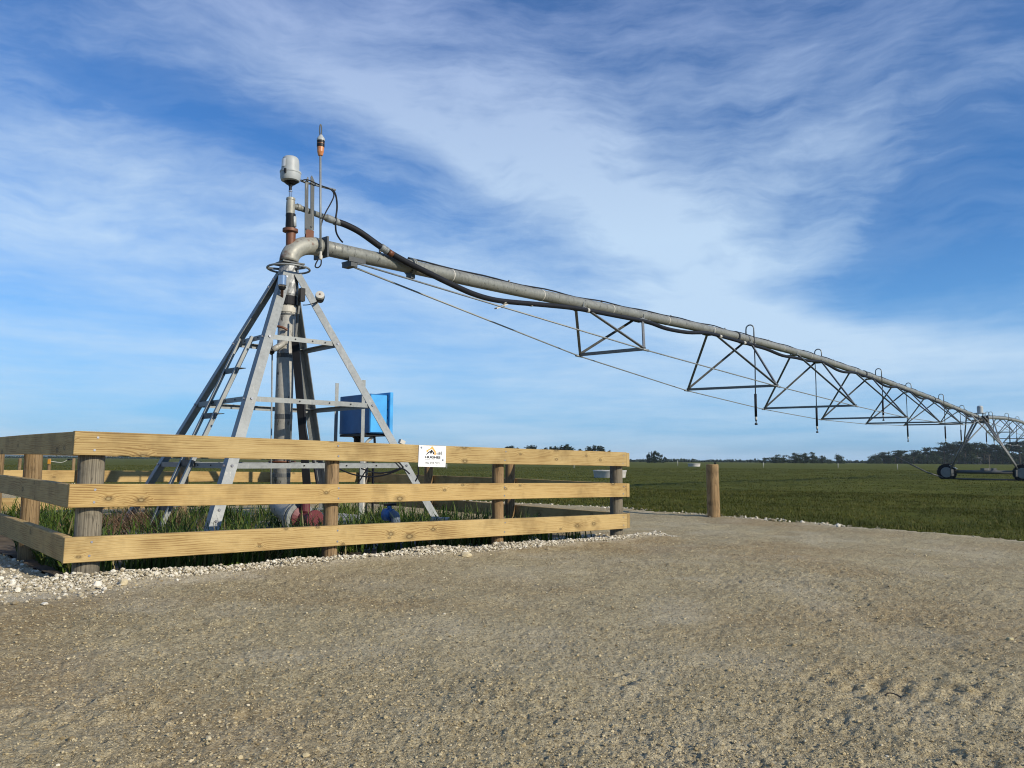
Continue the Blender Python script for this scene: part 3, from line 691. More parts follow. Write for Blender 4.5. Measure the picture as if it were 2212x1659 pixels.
# ------------------------------------------------------------------ the pivot tower
PC = Vector((-2.6, 8.8, 0)); AZ = R(40); SD = Vector((math.sin(AZ), math.cos(AZ), 0)); SN = Vector((SD.y, -SD.x, 0))   # span direction, and its camera side
def Zc(y, x=618): return onplane(x, y, PC, Vector((0, 1, 0))).z
def sp_at(x, y, off=0.0): return onplane(x, y, PC+SN*off, SN)          # a point in the upright plane along the span
pad_z = G(-2.6, 8.8)+.12
TOWER_BASE = Vector((PC.x, PC.y, G(PC.x, PC.y)))
tower = thing('pivot_tower', TOWER_BASE, 'galvanised four-legged pivot tower with a central riser pipe inside the timber pen', 'irrigation tower')
def make_tower():
    dB = -(FU+FV).normalized(); dA = (FV-FU).normalized(); dC = -dA; dD = -dB
    zt = Zc(592); top = {}; foot = {}
    foot['B'] = at(447, 1152, 7.0); foot['A'] = at(247, 1150, 8.75); foot['C'] = at(951, 1121, 8.7); foot['D'] = PC+dD*1.8; foot['D'].z = foot['B'].z
    dirs = dict(A=dA, B=dB, C=dC, D=dD)
    for k in dirs: top[k] = PC+dirs[k]*.155; top[k].z = zt
    # flanges run from the outer corner towards the neighbours
    nb = dict(A=(FU*0-FV*1, FU), B=(FU, FV), C=(FV, -FU), D=(-FU, -FV)); nb['A'] = (-FV, FU)
    legs = {}
    for k in 'ABCD':
        a, b = top[k], foot[k]; a = a+(a-b).normalized()*.02
        mb = MB().angle(a, b, nb[k][0], nb[k][1], .098, .009)
        legs[k] = mb.build('leg', 'galv_steel', tower)
        fp = MB().obox(Matrix.Translation(b+Vector((0, 0, -.0))), .10, .10, .012)
        fp.build('foot_plate', 'galv_steel', legs[k])
        for f in (.03, .06, .93, .965):
            p = a+(b-a)*f+Vector(nb[k][0]).normalized()*.05
            nrm = Vector(nb[k][1]); 
            MB().tube([p+nrm*.0, p-nrm*.014], .013, 6).build('bolt', 'screw_steel', legs[k])
    def onleg(k, y):                          # point of a leg at a picture height
        a, b = top[k], foot[k]; lo, hi = 0.0, 1.0
        for _ in range(40):
            m_ = (lo+hi)/2
            if proj(a+(b-a)*m_)[1] < y: lo = m_
            else: hi = m_
        return a+(b-a)*lo
    for yb in (725, 860, 1006):
        z = onleg('B', yb).z
        q = {}
        for k in 'ABCD': q[k] = top[k]+(foot[k]-top[k])*((z-zt)/(foot[k].z-zt))
        for a, b, out in (('B', 'C', -FV), ('A', 'B', -FU), ('C', 'D', FU), ('D', 'A', FV)):
            A_, B_ = q[a], q[b]; e = (B_-A_).normalized(); A_ = A_+e*.03; B_ = B_-e*.03
            mb = MB().angle(A_-out*.010+Vector((0, 0, .025)), B_-out*.010+Vector((0, 0, .025)), Vector((0, 0, -1)), -out, .052, .006)
            br = mb.build('brace', 'galv_steel', tower)
            for f in (.38, .62, .8):
                p = A_+(B_-A_)*f; MB().tube([p-out*.008, p-out*.0035], .0085, 8).build('bolt_hole', 'ink_black', br)
            for p in (A_+e*.02, B_-e*.02): MB().tube([p+out*.0, p+out*.016], .013, 6).build('bolt', 'screw_steel', br)
    # ladder on the left face
    n = (foot['A']-top['A']).cross(foot['B']-top['B']).normalized()
    if n.dot(-FU) < 0: n = -n
    pl = top['A']+n*.03
    la, lb = onplane(515, 731, pl, n), onplane(363, 1046, pl, n); ra, rb = onplane(543, 725, pl, n), onplane(388, 1047, pl, n)
    ext = 1.28
    lb = la+(lb-la)*ext; rb = ra+(rb-ra)*ext
    lad = MB().angle(la, lb, (ra-la), -n, .042, .006).build('ladder_rail', 'galv_steel', tower)
    MB().angle(ra, rb, (la-ra), -n, .042, .006).build('ladder_rail', 'galv_steel', tower)
    for f in (.24, .55, .86, 1.14):
        a = la+(lb-la)*f/ext; b = ra+(rb-ra)*f/ext; e = (b-a).normalized()
        st = MB(); st.bar(a-n*.012, b+e*.06-n*.012, .004, .06, (0, 0, 1)); st.obox(frame((a+b)/2+e*.05-n*.045+Vector((0, 0, .03)), e, (0, 0, 1)), (b-a).length*.5+.06, .032, .003)
        st.build('step', 'dark_steel', tower)
    # riser pipe
    b0 = PC+Vector((0, 0, Zc(1075, 606))); rz = lambda y, x=615: PC+Vector((0, 0, Zc(y, x)))
    ris = MB().tube([b0, rz(612)], .098, 28).build('riser_pipe', 'riser_steel', tower)
    def band(y0, y1, r, m, nm): MB().lathe(rz(y1), (0, 0, 1), [(0, r*.98), (0.004, r), (Zc(y0)-Zc(y1)-.004, r), (Zc(y0)-Zc(y1), r*.98)], 28).build(nm, m, ris)
    band(641, 660, .112, 'black_rubber', 'clamp_band'); band(663, 676, .104, 'pvc_white', 'collar_ring'); band(679, 683, .101, 'dark_steel', 'collar_ring')
    band(764, 774, .0995, 'dark_steel', 'weld_band'); band(895, 906, .0995, 'dark_steel', 'weld_band'); band(1022, 1031, .0995, 'dark_steel', 'weld_band')
    MB().lathe(rz(1004), (0, 0, 1), [(0, .165), (.012, .165), (.013, .10), (.028, .10), (.029, .15), (.045, .15)], 24).build('flange', 'rusty_steel', ris)
    # crinkled silver sleeve above
    sl_ = MB(); prof = [(0, .108), (.03, .116), (.09, .107), (.15, .118), (.2, .108), (.26, .120), (.30, .112), (Zc(577)-Zc(642), .105)]
    sl_.lathe(rz(642), (0, 0, 1), prof, 22)
    for v in sl_.v:
        q = Vector((v.x-PC.x, v.y-PC.y, 0)); k = 1+random.uniform(-.06, .06); v.x, v.y = PC.x+q.x*k, PC.y+q.y*k
    sl_.build('foil_sleeve', 'crinkled_foil', tower)
    # top plate, hoop, hoop brackets
    fr = frame(rz(571), FU); MB().obox(fr, .135, .135, .008).build('top_plate', 'dark_steel', tower)
    hz = Zc(581); hp = [PC+Vector((math.cos(a)*.238, math.sin(a)*.238, hz-PC.z+.0)) for a in np.linspace(0, 2*math.pi, 40, endpoint=False)]
    hoop = MB().tube(hp, .0125, 8, closed=True).build('hoop', 'galv_steel', tower)
    for a in (R(200), R(-25), R(80)): MB().bar(PC+Vector((math.cos(a)*.1, math.sin(a)*.1, hz-.01)), PC+Vector((math.cos(a)*.235, math.sin(a)*.235, hz-.01)), .03, .02).build('hoop_bracket', 'dark_steel', hoop)
    # elbow turning into the span
    e0 = rz(566, 625); e1 = sp_at(688, 534)
    ru = (e1-PC).dot(SD); Rz = e1.z-e0.z; pts = [e0]
    for k in range(1, 15):
        a = math.pi/2*k/14; pts.append(PC+SD*(ru*.94*(1-math.cos(a)))+Vector((0, 0, e0.z+Rz*math.sin(a))))
    pts.append(e1)
    el = MB().tube(pts, .108, 28).build('elbow', 'elbow_steel', tower)
    # rusty stub and collector stack above the elbow
    rzt = lambda y, x=627: sp_at(x, y)
    ax0 = rzt(540); 
    def stack(nm, m, prof, par=tower): # prof: (picture y, radius)
        y0 = prof[0][0]; o = rzt(y0); return MB().lathe(o, (0, 0, 1), [(rzt(y).z-o.z, r) for y, r in prof], 24).build(nm, m, par, smooth_angle=R(24))
    stack('rusty_stub', 'rusty_steel', [(545, .052), (520, .054), (505, .056), (500, .056)])
    stack('stub_flange', 'rusty_steel', [(503, .055), (501, .088), (495, .088), (493.5, .055)])
    stack('taped_coupler', 'black_plastic', [(494, .052), (490, .056), (470, .054), (466, .058), (462, .056)])
    MB().tube([rzt(490)+SN*.03+SD*.028, rzt(468)+SN*.03+SD*.028], .030, 12).build('coupler_face', 'grey_plastic', tower)
    stack('tee_fitting', 'elbow_steel', [(462.5, .050), (452, .052), (437, .050), (433, .047), (432, .052), (428, .052), (427, .044)])
    stack('hose_barb', 'chrome', [(428, .016), (425, .018), (415, .018), (414, .022), (412, .022)])
    stack('gland', 'black_plastic', [(414, .017), (403, .017), (402, .024), (399, .026), (398, .05), (392, .09)])
    dome = stack('collector_dome', 'grey_plastic', [(371, .103), (352, .100), (346, .096), (342, .087), (339.5, .069), (338, .042), (337.4, .01)])
    stack('dome_base', 'grey_plastic', [(394, .07), (391, .105), (386, .115), (376, .118), (374.5, .123), (371.5, .123), (371, .104)], dome)
    lp = sp_at(626, 360, .08)
    a_ = Vector((-.42, -.9, 0)).normalized(); side = a_.cross(Vector((0, 0, 1)))
    mb = MB(); vs = []; nn = 6
    ctr = rzt(354.5); 
    for k in range(nn+1):
        an = math.atan2(a_.y, a_.x)+(k/nn-.5)*.62-.10
        for zz in (.055, -.055): vs.append(Vector((PC.x+.107*math.cos(an), PC.y+.107*math.sin(an), 0))+Vector((ctr.x-PC.x, ctr.y-PC.y, ctr.z-.012+zz*.85)))
    mb.add(vs, [(2*k, 2*k+1, 2*k+3, 2*k+2) for k in range(nn)]); mb.build('sticker', 'sticker_white', dome)
    q = rzt(381)+Vector((a_.x*.122, a_.y*.122, 0))-side*.03; MB().bar(q, q+Vector((0, 0, .05)), .02, .02, a_).build('latch', 'black_plastic', dome)
    # tee branch pipe
    MB().tube([sp_at(632, 445), sp_at(650, 450), sp_at(706, 471)], .034, 16).build('branch_pipe', 'galv_pipe', tower)
    MB().tube([sp_at(641, 446.5), sp_at(648, 449)], .040, 16).build('branch_collar', 'elbow_steel', tower)
    cp = MB(); a, b = sp_at(704, 470), sp_at(734, 481.5); d = (b-a)
    cp.lathe(a, d, [(0, .036), (.01, .046), (d.length*.45, .046), (d.length*.5, .039), (d.length*.6, .039), (d.length*.62, .05), (d.length*.72, .05), (d.length*.75, .04), (d.length, .040)], 20); cp.build('hose_coupling', 'galv_steel', tower)
    # fork bracket
    def pl_(x, y): return sp_at(x, y, .055)
    fk = MB()
    def plate(pts, th=.007):
        P_ = [pl_(x, y) for x, y in pts]; n_ = len(P_); fk.add([p-SN*th/2 for p in P_]+[p+SN*th/2 for p in P_], [tuple(range(n_)), tuple(range(2*n_-1, n_-1, -1))]+[(i, (i+1) % n_, n_+(i+1) % n_, n_+i) for i in range(n_)])
    plate([(658.5, 462), (658.8, 395), (664.5, 382), (666.2, 384), (665.6, 450), (665.4, 462)]); plate([(670.4, 462), (671, 382), (673.5, 379), (679, 391), (678.2, 462)])
    plate([(658.4, 462), (678.2, 462), (677.8, 497), (668, 504), (658.2, 506)])
    fk.build('fork_bracket', 'dark_steel', tower)
    for x, y in ((662, 494), (673, 489)): MB().tube([sp_at(x, y, .058), sp_at(x, y, .072)], .012, 6).build('bolt', 'screw_steel', tower)
    MB().obox(frame(sp_at(668, 512, .05), SD), .055, .012, .085).build('bracket_base', 'rusty_steel', tower)
    MB().tube([sp_at(650, 390, .02), sp_at(660, 394, .02), sp_at(724, 410.5, .02)], .014, 10).build('torque_arm', 'galv_steel', tower)
    # cables from the collector
    def px_tube(nm, m, pts, r, off, par=tower, n=8):
        P_ = [sp_at(x, y, off+o) for x, y, o in pts]; return MB().tube(smooth(P_), r, n).build(nm, m, par)
    px_tube('cable', 'black_rubber', [(652, 390, 0), (665, 388.5, .03), (690, 399.5, .05), (710, 407, .05), (719, 414, .05), (721, 424, .05), (714, 440, .05), (704, 458, .06), (696, 478, .07), (692, 500, .08), (692, 540, .08), (691, 553, .08), (683, 568, .08), (681, 576, .08), (687, 578, .08), (693, 572, .08), (694, 562, .08)], .008, .05)
    px_tube('cable', 'black_rubber', [(716, 408.5, 0), (723, 416, 0), (727, 430, 0), (728, 450, 0), (725, 475, 0), (726, 500, -.02), (733, 515, -.05), (740, 523, -.08)], .011, .03)
    # odds and ends on the riser and legs
    p = at(610, 607.5, 8.42); lamp = MB().lathe(p-Vector((0, 0, .065)), (0, 0, 1), [(0, .035), (.015, .042), (.02, .046), (.022, .044), (.125, .044), (.13, .04)], 20).build('silver_lamp', 'chrome', tower)
    MB().lathe(p-Vector((0, 0, .10)), (0, 0, 1), [(0, .02), (.01, .034), (.034, .043), (.036, .043)], 16).build('lamp_base', 'black_plastic', lamp)
    MB().bar(p-Vector((0, 0, .10)), p-Vector((0, 0, .16))+Vector((-.03, .1, -.02)), .03, .012, (0, 1, 0)).build('lamp_bracket', 'rusty_steel', lamp)
    hc = at(691, 635.5, 8.45); hd = Vector((.18, -.85, .35)).normalized()
    horn = MB().lathe(hc-hd*.10, hd, [(0, .044), (.06, .047), (.085, .050), (.095, .047), (.10, .03)], 20).build('horn', 'pvc_white', tower, smooth_angle=R(50))
    MB().lathe(hc-hd*.12, hd, [(0, .04), (.06, .052), (.075, .052)], 20).build('horn_body', 'black_plastic', horn)
    MB().tube([hc-hd*.002, hc+hd*.004], .01, 10).build('horn_boss', 'rusty_steel', horn)
    MB().bar(hc-hd*.10, PC+dC*.34+Vector((0, 0, hc.z-.03)), .025, .008, (0, 0, 1)).build('horn_bracket', 'galv_steel', horn)
    MB().tube(smooth([at(654, 659, 8.6), at(668, 658, 8.6), at(686, 652, 8.5)]), .005, 6).build('wire', 'black_rubber', tower)
    MB().obox(frame(at(652, 637, 8.72), FU), .028, .03, .075).build('junction_box', 'black_plastic', tower)
    MB().bar(at(648, 645, 8.78), at(637, 740, 8.76), .03, .02).build('cable_duct', 'dark_steel', tower)
    MB().bar(at(638, 735, 8.60), at(664, 1062, 8.60), .022, .085, (1, 0, 0)).build('cable_duct', 'black_plastic', tower)
    MB().tube(smooth([at(657, 865, 8.6), at(658, 900, 8.6), at(660, 930, 8.6), at(666, 958, 8.6), at(680, 1010, 8.6), at(690, 1085, 8.6)]), .015, 8).build('conduit', 'black_rubber', tower)
    MB().tube([at(588.5, 716, 8.62), at(586, 960, 8.62), at(585, 1060, 8.62)], .009, 8).build('conduit', 'galv_steel', tower)
    MB().tube([at(634, 690, 8.66), at(631, 850, 8.66), at(626, 1000, 8.66)], .010, 8).build('conduit', 'galv_steel', tower)
    st = MB().tube([at(620, 737, 8.72), at(597, 751, 8.62), at(586, 758, 8.60)], [.03, .034, .03], 14).build('drain_stub', 'riser_steel', tower)
    MB().tube([at(588, 756.5, 8.60), at(582, 760.5, 8.585)], .042, 14).build('stub_cap', 'black_plastic', st)
    MB().tube(smooth([at(621, 713, 8.68), at(612, 708, 8.66), at(600, 705, 8.66), at(588, 706, 8.7)]), .014, 8).build('rusty_hook', 'rusty_steel', tower)
    jb = at(868, 952, 8.55); MB().obox(Matrix.Translation(Vector((.0, 0, -.015))) @ frame(jb, FU+Vector((0, 0, -.35))), .032, .022, .022).build('white_box', 'pvc_white', tower)
def smooth(P_, k=5):                          # Catmull-Rom through points
    P_ = [Vector(p) for p in P_]; out = []
    for i in range(len(P_)-1):
        p0, p1, p2, p3 = P_[max(i-1, 0)], P_[i], P_[i+1], P_[min(i+2, len(P_)-1)]
        for j in range(k):
            t = j/k; out.append(.5*((2*p1)+(p2-p0)*t+(2*p0-5*p1+4*p2-p3)*t*t+(3*p1-p0-3*p2+p3)*t**3))
    out.append(P_[-1]); return out
make_tower()

# concrete pad under the tower
def make_pad():
    fr = frame(PC+Vector((0, 0, G(PC.x, PC.y)-.03)), FU); 
    MB().obox(fr, 1.55, 1.55, .10).build('concrete_pad', 'concrete', None, fr, bev=.01)
    o = C.objects['concrete_pad']; tag(o, 'grey concrete pad under the pivot tower', kind='structure')
make_pad()

# warning beacon mast clamped to the pipe
def make_beacon():
    b = sp_at(692.5, 556, .13); t0 = sp_at(692, 337, .13)
    mast = thing('beacon_mast', b, 'slim grey mast with an amber lamp and black band standing beside the elbow', 'beacon')
    MB().tube([b, t0], .0135, 10).build('pole', 'galv_steel', mast)
    MB().lathe(b-Vector((0, 0, .03)), (0, 0, 1), [(0, .012), (.01, .022), (.05, .024), (.06, .016), (.10, .016)], 12).build('pole_gland', 'pvc_white', mast)
    o = sp_at(692, 337, .13); Z_ = lambda y: sp_at(692, y, .13).z-o.z
    MB().lathe(o, (0, 0, 1), [(0, .012), (.006, .028), (Z_(328), .040), (Z_(315), .043), (Z_(302), .043)], 20).build('lens', 'amber_lens', mast)
    MB().lathe(o, (0, 0, 1), [(Z_(318), .043), (Z_(317), .046), (Z_(311), .046), (Z_(310), .042), (Z_(309), .046), (Z_(303), .046), (Z_(302), .043)], 20).build('band', 'black_plastic', mast)
    MB().lathe(o, (0, 0, 1), [(Z_(304), .048), (Z_(301), .048), (Z_(298), .042), (Z_(294), .026), (Z_(291), .016)], 20).build('cap', 'grey_plastic', mast)
    lp = [sp_at(691.5, 293, .13), sp_at(690.6, 283, .13), sp_at(691, 273, .13), sp_at(692.5, 269, .13), sp_at(694.2, 273, .13), sp_at(694.5, 283, .13), sp_at(694, 293, .13)]
    MB().tube(smooth(lp), .0075, 8).build('hook', 'dark_steel', mast)
    for y in (535, 470): MB().bar(sp_at(692.5, y, .06), sp_at(692.5, y, .15), .03, .02).build('clamp', 'dark_steel', mast)
make_beacon()

# ------------------------------------------------------------------ spans
S1 = 44.3
PZ = [(.0, 2.50), (.48, 2.542), (.9, 2.562), (2.0, 2.598), (2.92, 2.617), (4.31, 2.664), (5.84, 2.724), (8.22, 2.837), (11.36, 2.953), (15.65, 3.022), (18.5, 3.03), (21.87, 2.998), (26.5, 2.92), (31.7, 2.818), (37.4, 2.658), (42.8, 2.508), (44.3, 2.47)]
P2 = [(44.9, 2.47), (48.5, 2.68), (53.1, 2.84), (58.8, 2.93), (62.1, 2.90), (68, 2.84), (76, 2.70), (84, 2.52), (88.6, 2.45)]
def pipe_z(s):
    tab = PZ if s <= 44.6 else P2
    return float(np.interp(s, [a for a, b in tab], [b for a, b in tab]))+CAM
_sm = {}
def pipe_zs(s):                               # the same, smoothed
    return sum(pipe_z(min(max(s+d, .3), 88.5) if s <= 44.6 else max(s+d, 44.9)) if not (s <= 44.6 and s+d > 44.3) else pipe_z(44.3) for d in (-1, -.5, 0, .5, 1))/5
def PP(s, off=0, dz=0): return PC+SD*s+SN*off+Vector((0, 0, pipe_zs(s)+dz))
def s_of_x(x, off=0.0):
    v = ray(x, 800); A = np.array([[SD.x, -v.x], [SD.y, -v.y]]); b = np.array([EYE.x-PC.x-SN.x*off, EYE.y-PC.y-SN.y*off])
    return float(np.linalg.solve(A, b)[0])
PRAD = .094
def make_span(name, label, s0, s1, rows, first):
    root = thing(name, PP(s0)-Vector((0, 0, pipe_zs(s0)-G(*PP(s0)[:2]))), label, 'irrigation pipe')
    ss = list(np.arange(s0, s1, .4))+[s1]
    pipe = MB().tube([PP(s) for s in ss], PRAD, 24).build('pipe', 'galv_pipe', root)
    js = [s for s in (1.9, 12.35, 22.7, 33.0, 43.4, 55.3, 65.7, 76) if s0 < s < s1-.2]
    for j in js:
        d = PP(j+.1)-PP(j-.1); MB().lathe(PP(j)-d.normalized()*.03, d, [(0, PRAD+.004), (.002, PRAD+.028), (.026, PRAD+.028), (.028, PRAD+.022), (.034, PRAD+.022), (.036, PRAD+.028), (.06, PRAD+.028), (.062, PRAD+.004)], 24).build('pipe_flange', 'dark_steel' if j > 3 else 'galv_pipe', pipe)
    if first:                                 # gasket flange of the elbow, and the rod anchor
        a = sp_at(697, 537); d = PP(1)-PP(.4)
        fl = MB(); fr = frame(sp_at(694, 536.5), d)
        fl.obox(fr, .012, .135, .125); fl.build('elbow_flange', 'dark_steel', pipe)
        q = PP(s_of_x(755), 0, -.115); fr = frame(q, d); an = MB()
        an.obox(fr, .09, .10, .008); an.obox(Matrix.Translation(SN*.095+Vector((0, 0, .02))) @ fr, .13, .004, .03); an.obox(Matrix.Translation(Vector((0, 0, -.035))-SD*.04) @ fr, .05, .09, .03)
        an.build('rod_anchor', 'dark_steel', pipe)
        fr = frame(PP(1.9, 0, -.125), d); MB().obox(fr, .035, .05, .04).build('drain_boss', 'dark_steel', pipe)
    # outlets on top of the pipe
    for s in np.arange(s0+1.0, s1, 2.6):
        MB().tube([PP(s, 0, PRAD-.01), PP(s, 0, PRAD+.04)], .016, 8).build('outlet', 'galv_steel', pipe)
    # thin control cable lying on the pipe
    st = 1.85 if first else s0
    MB().tube([PP(s, .012+.014*math.sin(s*3), PRAD+.010+.010*math.sin(s*4.1)) for s in np.arange(st, s1, .3)], .013, 6).build('control_cable', 'black_rubber', root)
    for s in np.arange(st+.8, s1, 2.1):       # ties round the pipe
        d = PP(s+.1)-PP(s-.1); MB().lathe(PP(s), d, [(0, PRAD+.001), (.001, PRAD+.004), (.02, PRAD+.004), (.021, PRAD+.001)], 20).build('tie', 'pvc_white', pipe)
    # V-trusses: a cross bar hung on four struts, and the two rods that string them together
    lft, rgt = [], []
    for (s, w, zl, zr) in rows:
        L_ = PC+SD*s-SN*w+Vector((0, 0, zl+CAM)); R_ = PC+SD*s+SN*w+Vector((0, 0, zr+CAM)); lft.append(L_); rgt.append(R_)
        ds = 1.02
        bar = MB().angle(L_, R_, Vector((0, 0, 1)), SD, .055, .006).build('truss_bar', 'truss_steel', root)
        for (apex, sgn) in ((L_, -1), (R_, 1)):
            for q in (-1, 1):
                tp = PP(s+q*ds, sgn*.10, -.075)
                MB().angle(tp, apex+Vector((0, 0, .02)), SN*(-sgn), SD*(-q), .05, .006).build('strut', 'truss_steel', bar)
            MB().tube([apex-SD*.10, apex+SD*.10], .022, 8).build('rod_coupling', 'galv_steel', bar)
        for q in (-1, 1):
            g = MB().obox(frame(PP(s+q*ds, 0, -.105), SD), .20 if q > 0 else .12, .14, .006)
            for sgn in (-1, 1): g.obox(frame(PP(s+q*ds, sgn*.10, -.06), SD), .012, .004, .07)
            g.build('gusset', 'galv_steel', pipe)
    a0 = PP(s_of_x(757), 0, -.13) if first else PP(s0+.5, 0, -.15); a1 = PP(s1-.5, 0, -.15)
    for side, sg in ((lft, -1), (rgt, 1)):
        MB().tube([a0+SN*sg*.08]+side+[a1+SN*sg*.08], .0125, 8).build('truss_rod', 'galv_steel', root)
    return root
ROWS1 = [(6.87, .72, 1.965, 1.955), (12.0, 1.13, 1.70, 1.67), (17.17, 1.31, 1.53, 1.51), (22.40, 1.38, 1.45, 1.43), (27.55, 1.34, 1.50, 1.48), (32.75, 1.16, 1.63, 1.61), (37.9, .75, 1.90, 1.89)]
span1 = make_span('irrigation_span', 'long arched galvanised pipe on V-trusses running from the pivot to the wheeled tower', .36, S1, ROWS1, True)
ROWS2 = [(s+44.5, w, zl-.10, zr-.10) for (s, w, zl, zr) in ROWS1]
span2 = make_span('irrigation_span', 'second trussed pipe carrying on beyond the wheeled tower at the right edge', 45.0, 88.5, ROWS2, False)

def make_hose():
    pts = [(731, 480, .0), (750, 487, .02), (780, 503, .06), (828, 537, .12), (880, 567, .16), (930, 592, .17), (975, 614, .17), (1020, 634, .17), (1060, 646, .16), (1100, 652, .16), (1180, 659, .16), (1250, 667, .15), (1340, 684, .15), (1400, 696, .15), (1440, 710, .15), (1485, 718, .15), (1525, 719, .15), (1560, 727, .15), (1620, 744, .15), (1655, 754, .15), (1690, 768, .15), (1720, 773, .15), (1745, 779, .15)]
    P_ = [sp_at(x, y, o) for x, y, o in pts]
    s = (P_[-1]-PC).dot(SD)+1.0
    while s < S1-.2:
        ph = (s-17.17)/5.17*2*math.pi; sag = .10*max(0, -math.cos(ph))
        P_.append(PP(s, .13, -.12-sag)); s += .5
    h = thing('supply_hose', P_[0], 'thick black hose sweeping from the pivot head under the pipe', 'hose')
    hs = MB().tube(smooth(P_, 4), .040, 14).build('hose', 'black_rubber', h)
    a, b = sp_at(822, 533, .12), sp_at(836, 542, .13); d = b-a
    MB().lathe(a, d, [(0, .042), (.01, .05), (.05, .05), (.055, .044), (.07, .044), (.075, .049), (.11, .049), (.115, .042)], 18).build('hose_clamp', 'galv_steel', hs)
    a, b = sp_at(839, 544, .13), sp_at(848, 550, .14); MB().tube([a, b], .0425, 14).build('rust_band', 'rusty_steel', hs)
    for x, y in ((1086, 651), (1144, 656), (1267, 670), (1605, 740), (1553, 726)):
        p = sp_at(x, y, .155); q = sp_at(x+4, y+.8, .155); MB().tube([p, q], .0425, 14).build('tie', 'pvc_white', hs)
    # the anchor wing under the hose
    p = sp_at(1084, 661, .15); wg = MB(); wg.bar(p-SD*.14-Vector((0, 0, .06)), p+SD*.12+Vector((0, 0, .05)), .05, .02); wg.bar(p-SD*.02+SN*.05, p+SD*.1-SN*.07, .04, .015); wg.build('hose_hanger', 'pvc_white', hs)
make_hose()

# hanging sprinkler drops
def make_drops():
    spec = [(1630.5, 918, 1, 'nearest and longest-looking hanging sprinkler hose, reaching below the second truss'), (1761, 935, -1, 'second hanging sprinkler hose from the pivot, behind the pipe'),
            (1904, 909, 1, 'short third hanging sprinkler hose that stops level with the truss bars'), (1955, 954, -1, 'fourth hanging sprinkler hose, the first past the short one'),
            (2035.5, 957, 1, 'hanging sprinkler hose above the left umbrella pines'), (2069, 960, -1, 'hanging sprinkler hose just left of the wheeled tower legs'),
            (2123, 962, -1, 'hanging sprinkler hose seen between the legs of the wheeled tower'), (2139, 961, 1, 'hanging sprinkler hose close right of the wheeled tower top'),
            (2173, 966, 1, 'hanging sprinkler hose under the start of the second pipe'), (2188, 966, -1, 'last hanging sprinkler hose inside the right edge of the view')]
    for x, yb, sg, lab in spec:
        s = s_of_x(x, .20*sg); top = PP(s, 0, PRAD); q = PC+SD*s+SN*(.2*sg)
        zb = onplane(x, yb, q, Vector((0, 1, 0))).z
        t = thing('sprinkler_drop', Vector((q.x, q.y, zb)), lab, 'sprinkler', 'sprinkler hoses hanging from the pipe')
        arc = [top, top+Vector((0, 0, .12))]
        for k in range(1, 8):
            a = math.pi*k/7; arc.append(top+SN*(sg*.1*(1-math.cos(a)))+Vector((0, 0, .14+.10*math.sin(a))))
        arc.append(Vector((q.x, q.y, top.z-.05)))
        MB().tube(arc, .017, 8).build('gooseneck', 'galv_steel', t)
        L_ = .55; zh = zb+.2+L_
        MB().tube([Vector((q.x, q.y, top.z)), Vector((q.x+.01, q.y, (top.z+zh)/2)), Vector((q.x, q.y, zh))], .014, 8).build('drop_hose', 'black_rubber', t)
        MB().tube([Vector((q.x, q.y, zb+.2)), Vector((q.x, q.y, zh))], .031, 10).build('hose_weight', 'black_rubber', t)
        MB().lathe((q.x, q.y, zb+.12), (0, 0, 1), [(0, .022), (.02, .03), (.06, .028), (.08, .016)], 10).build('regulator', 'pvc_white', t)
        MB().lathe((q.x, q.y, zb), (0, 0, 1), [(0, .03), (.02, .036), (.045, .03), (.05, .012), (.09, .012), (.10, .022), (.12, .022)], 10).build('nozzle', 'black_plastic', t)
make_drops()

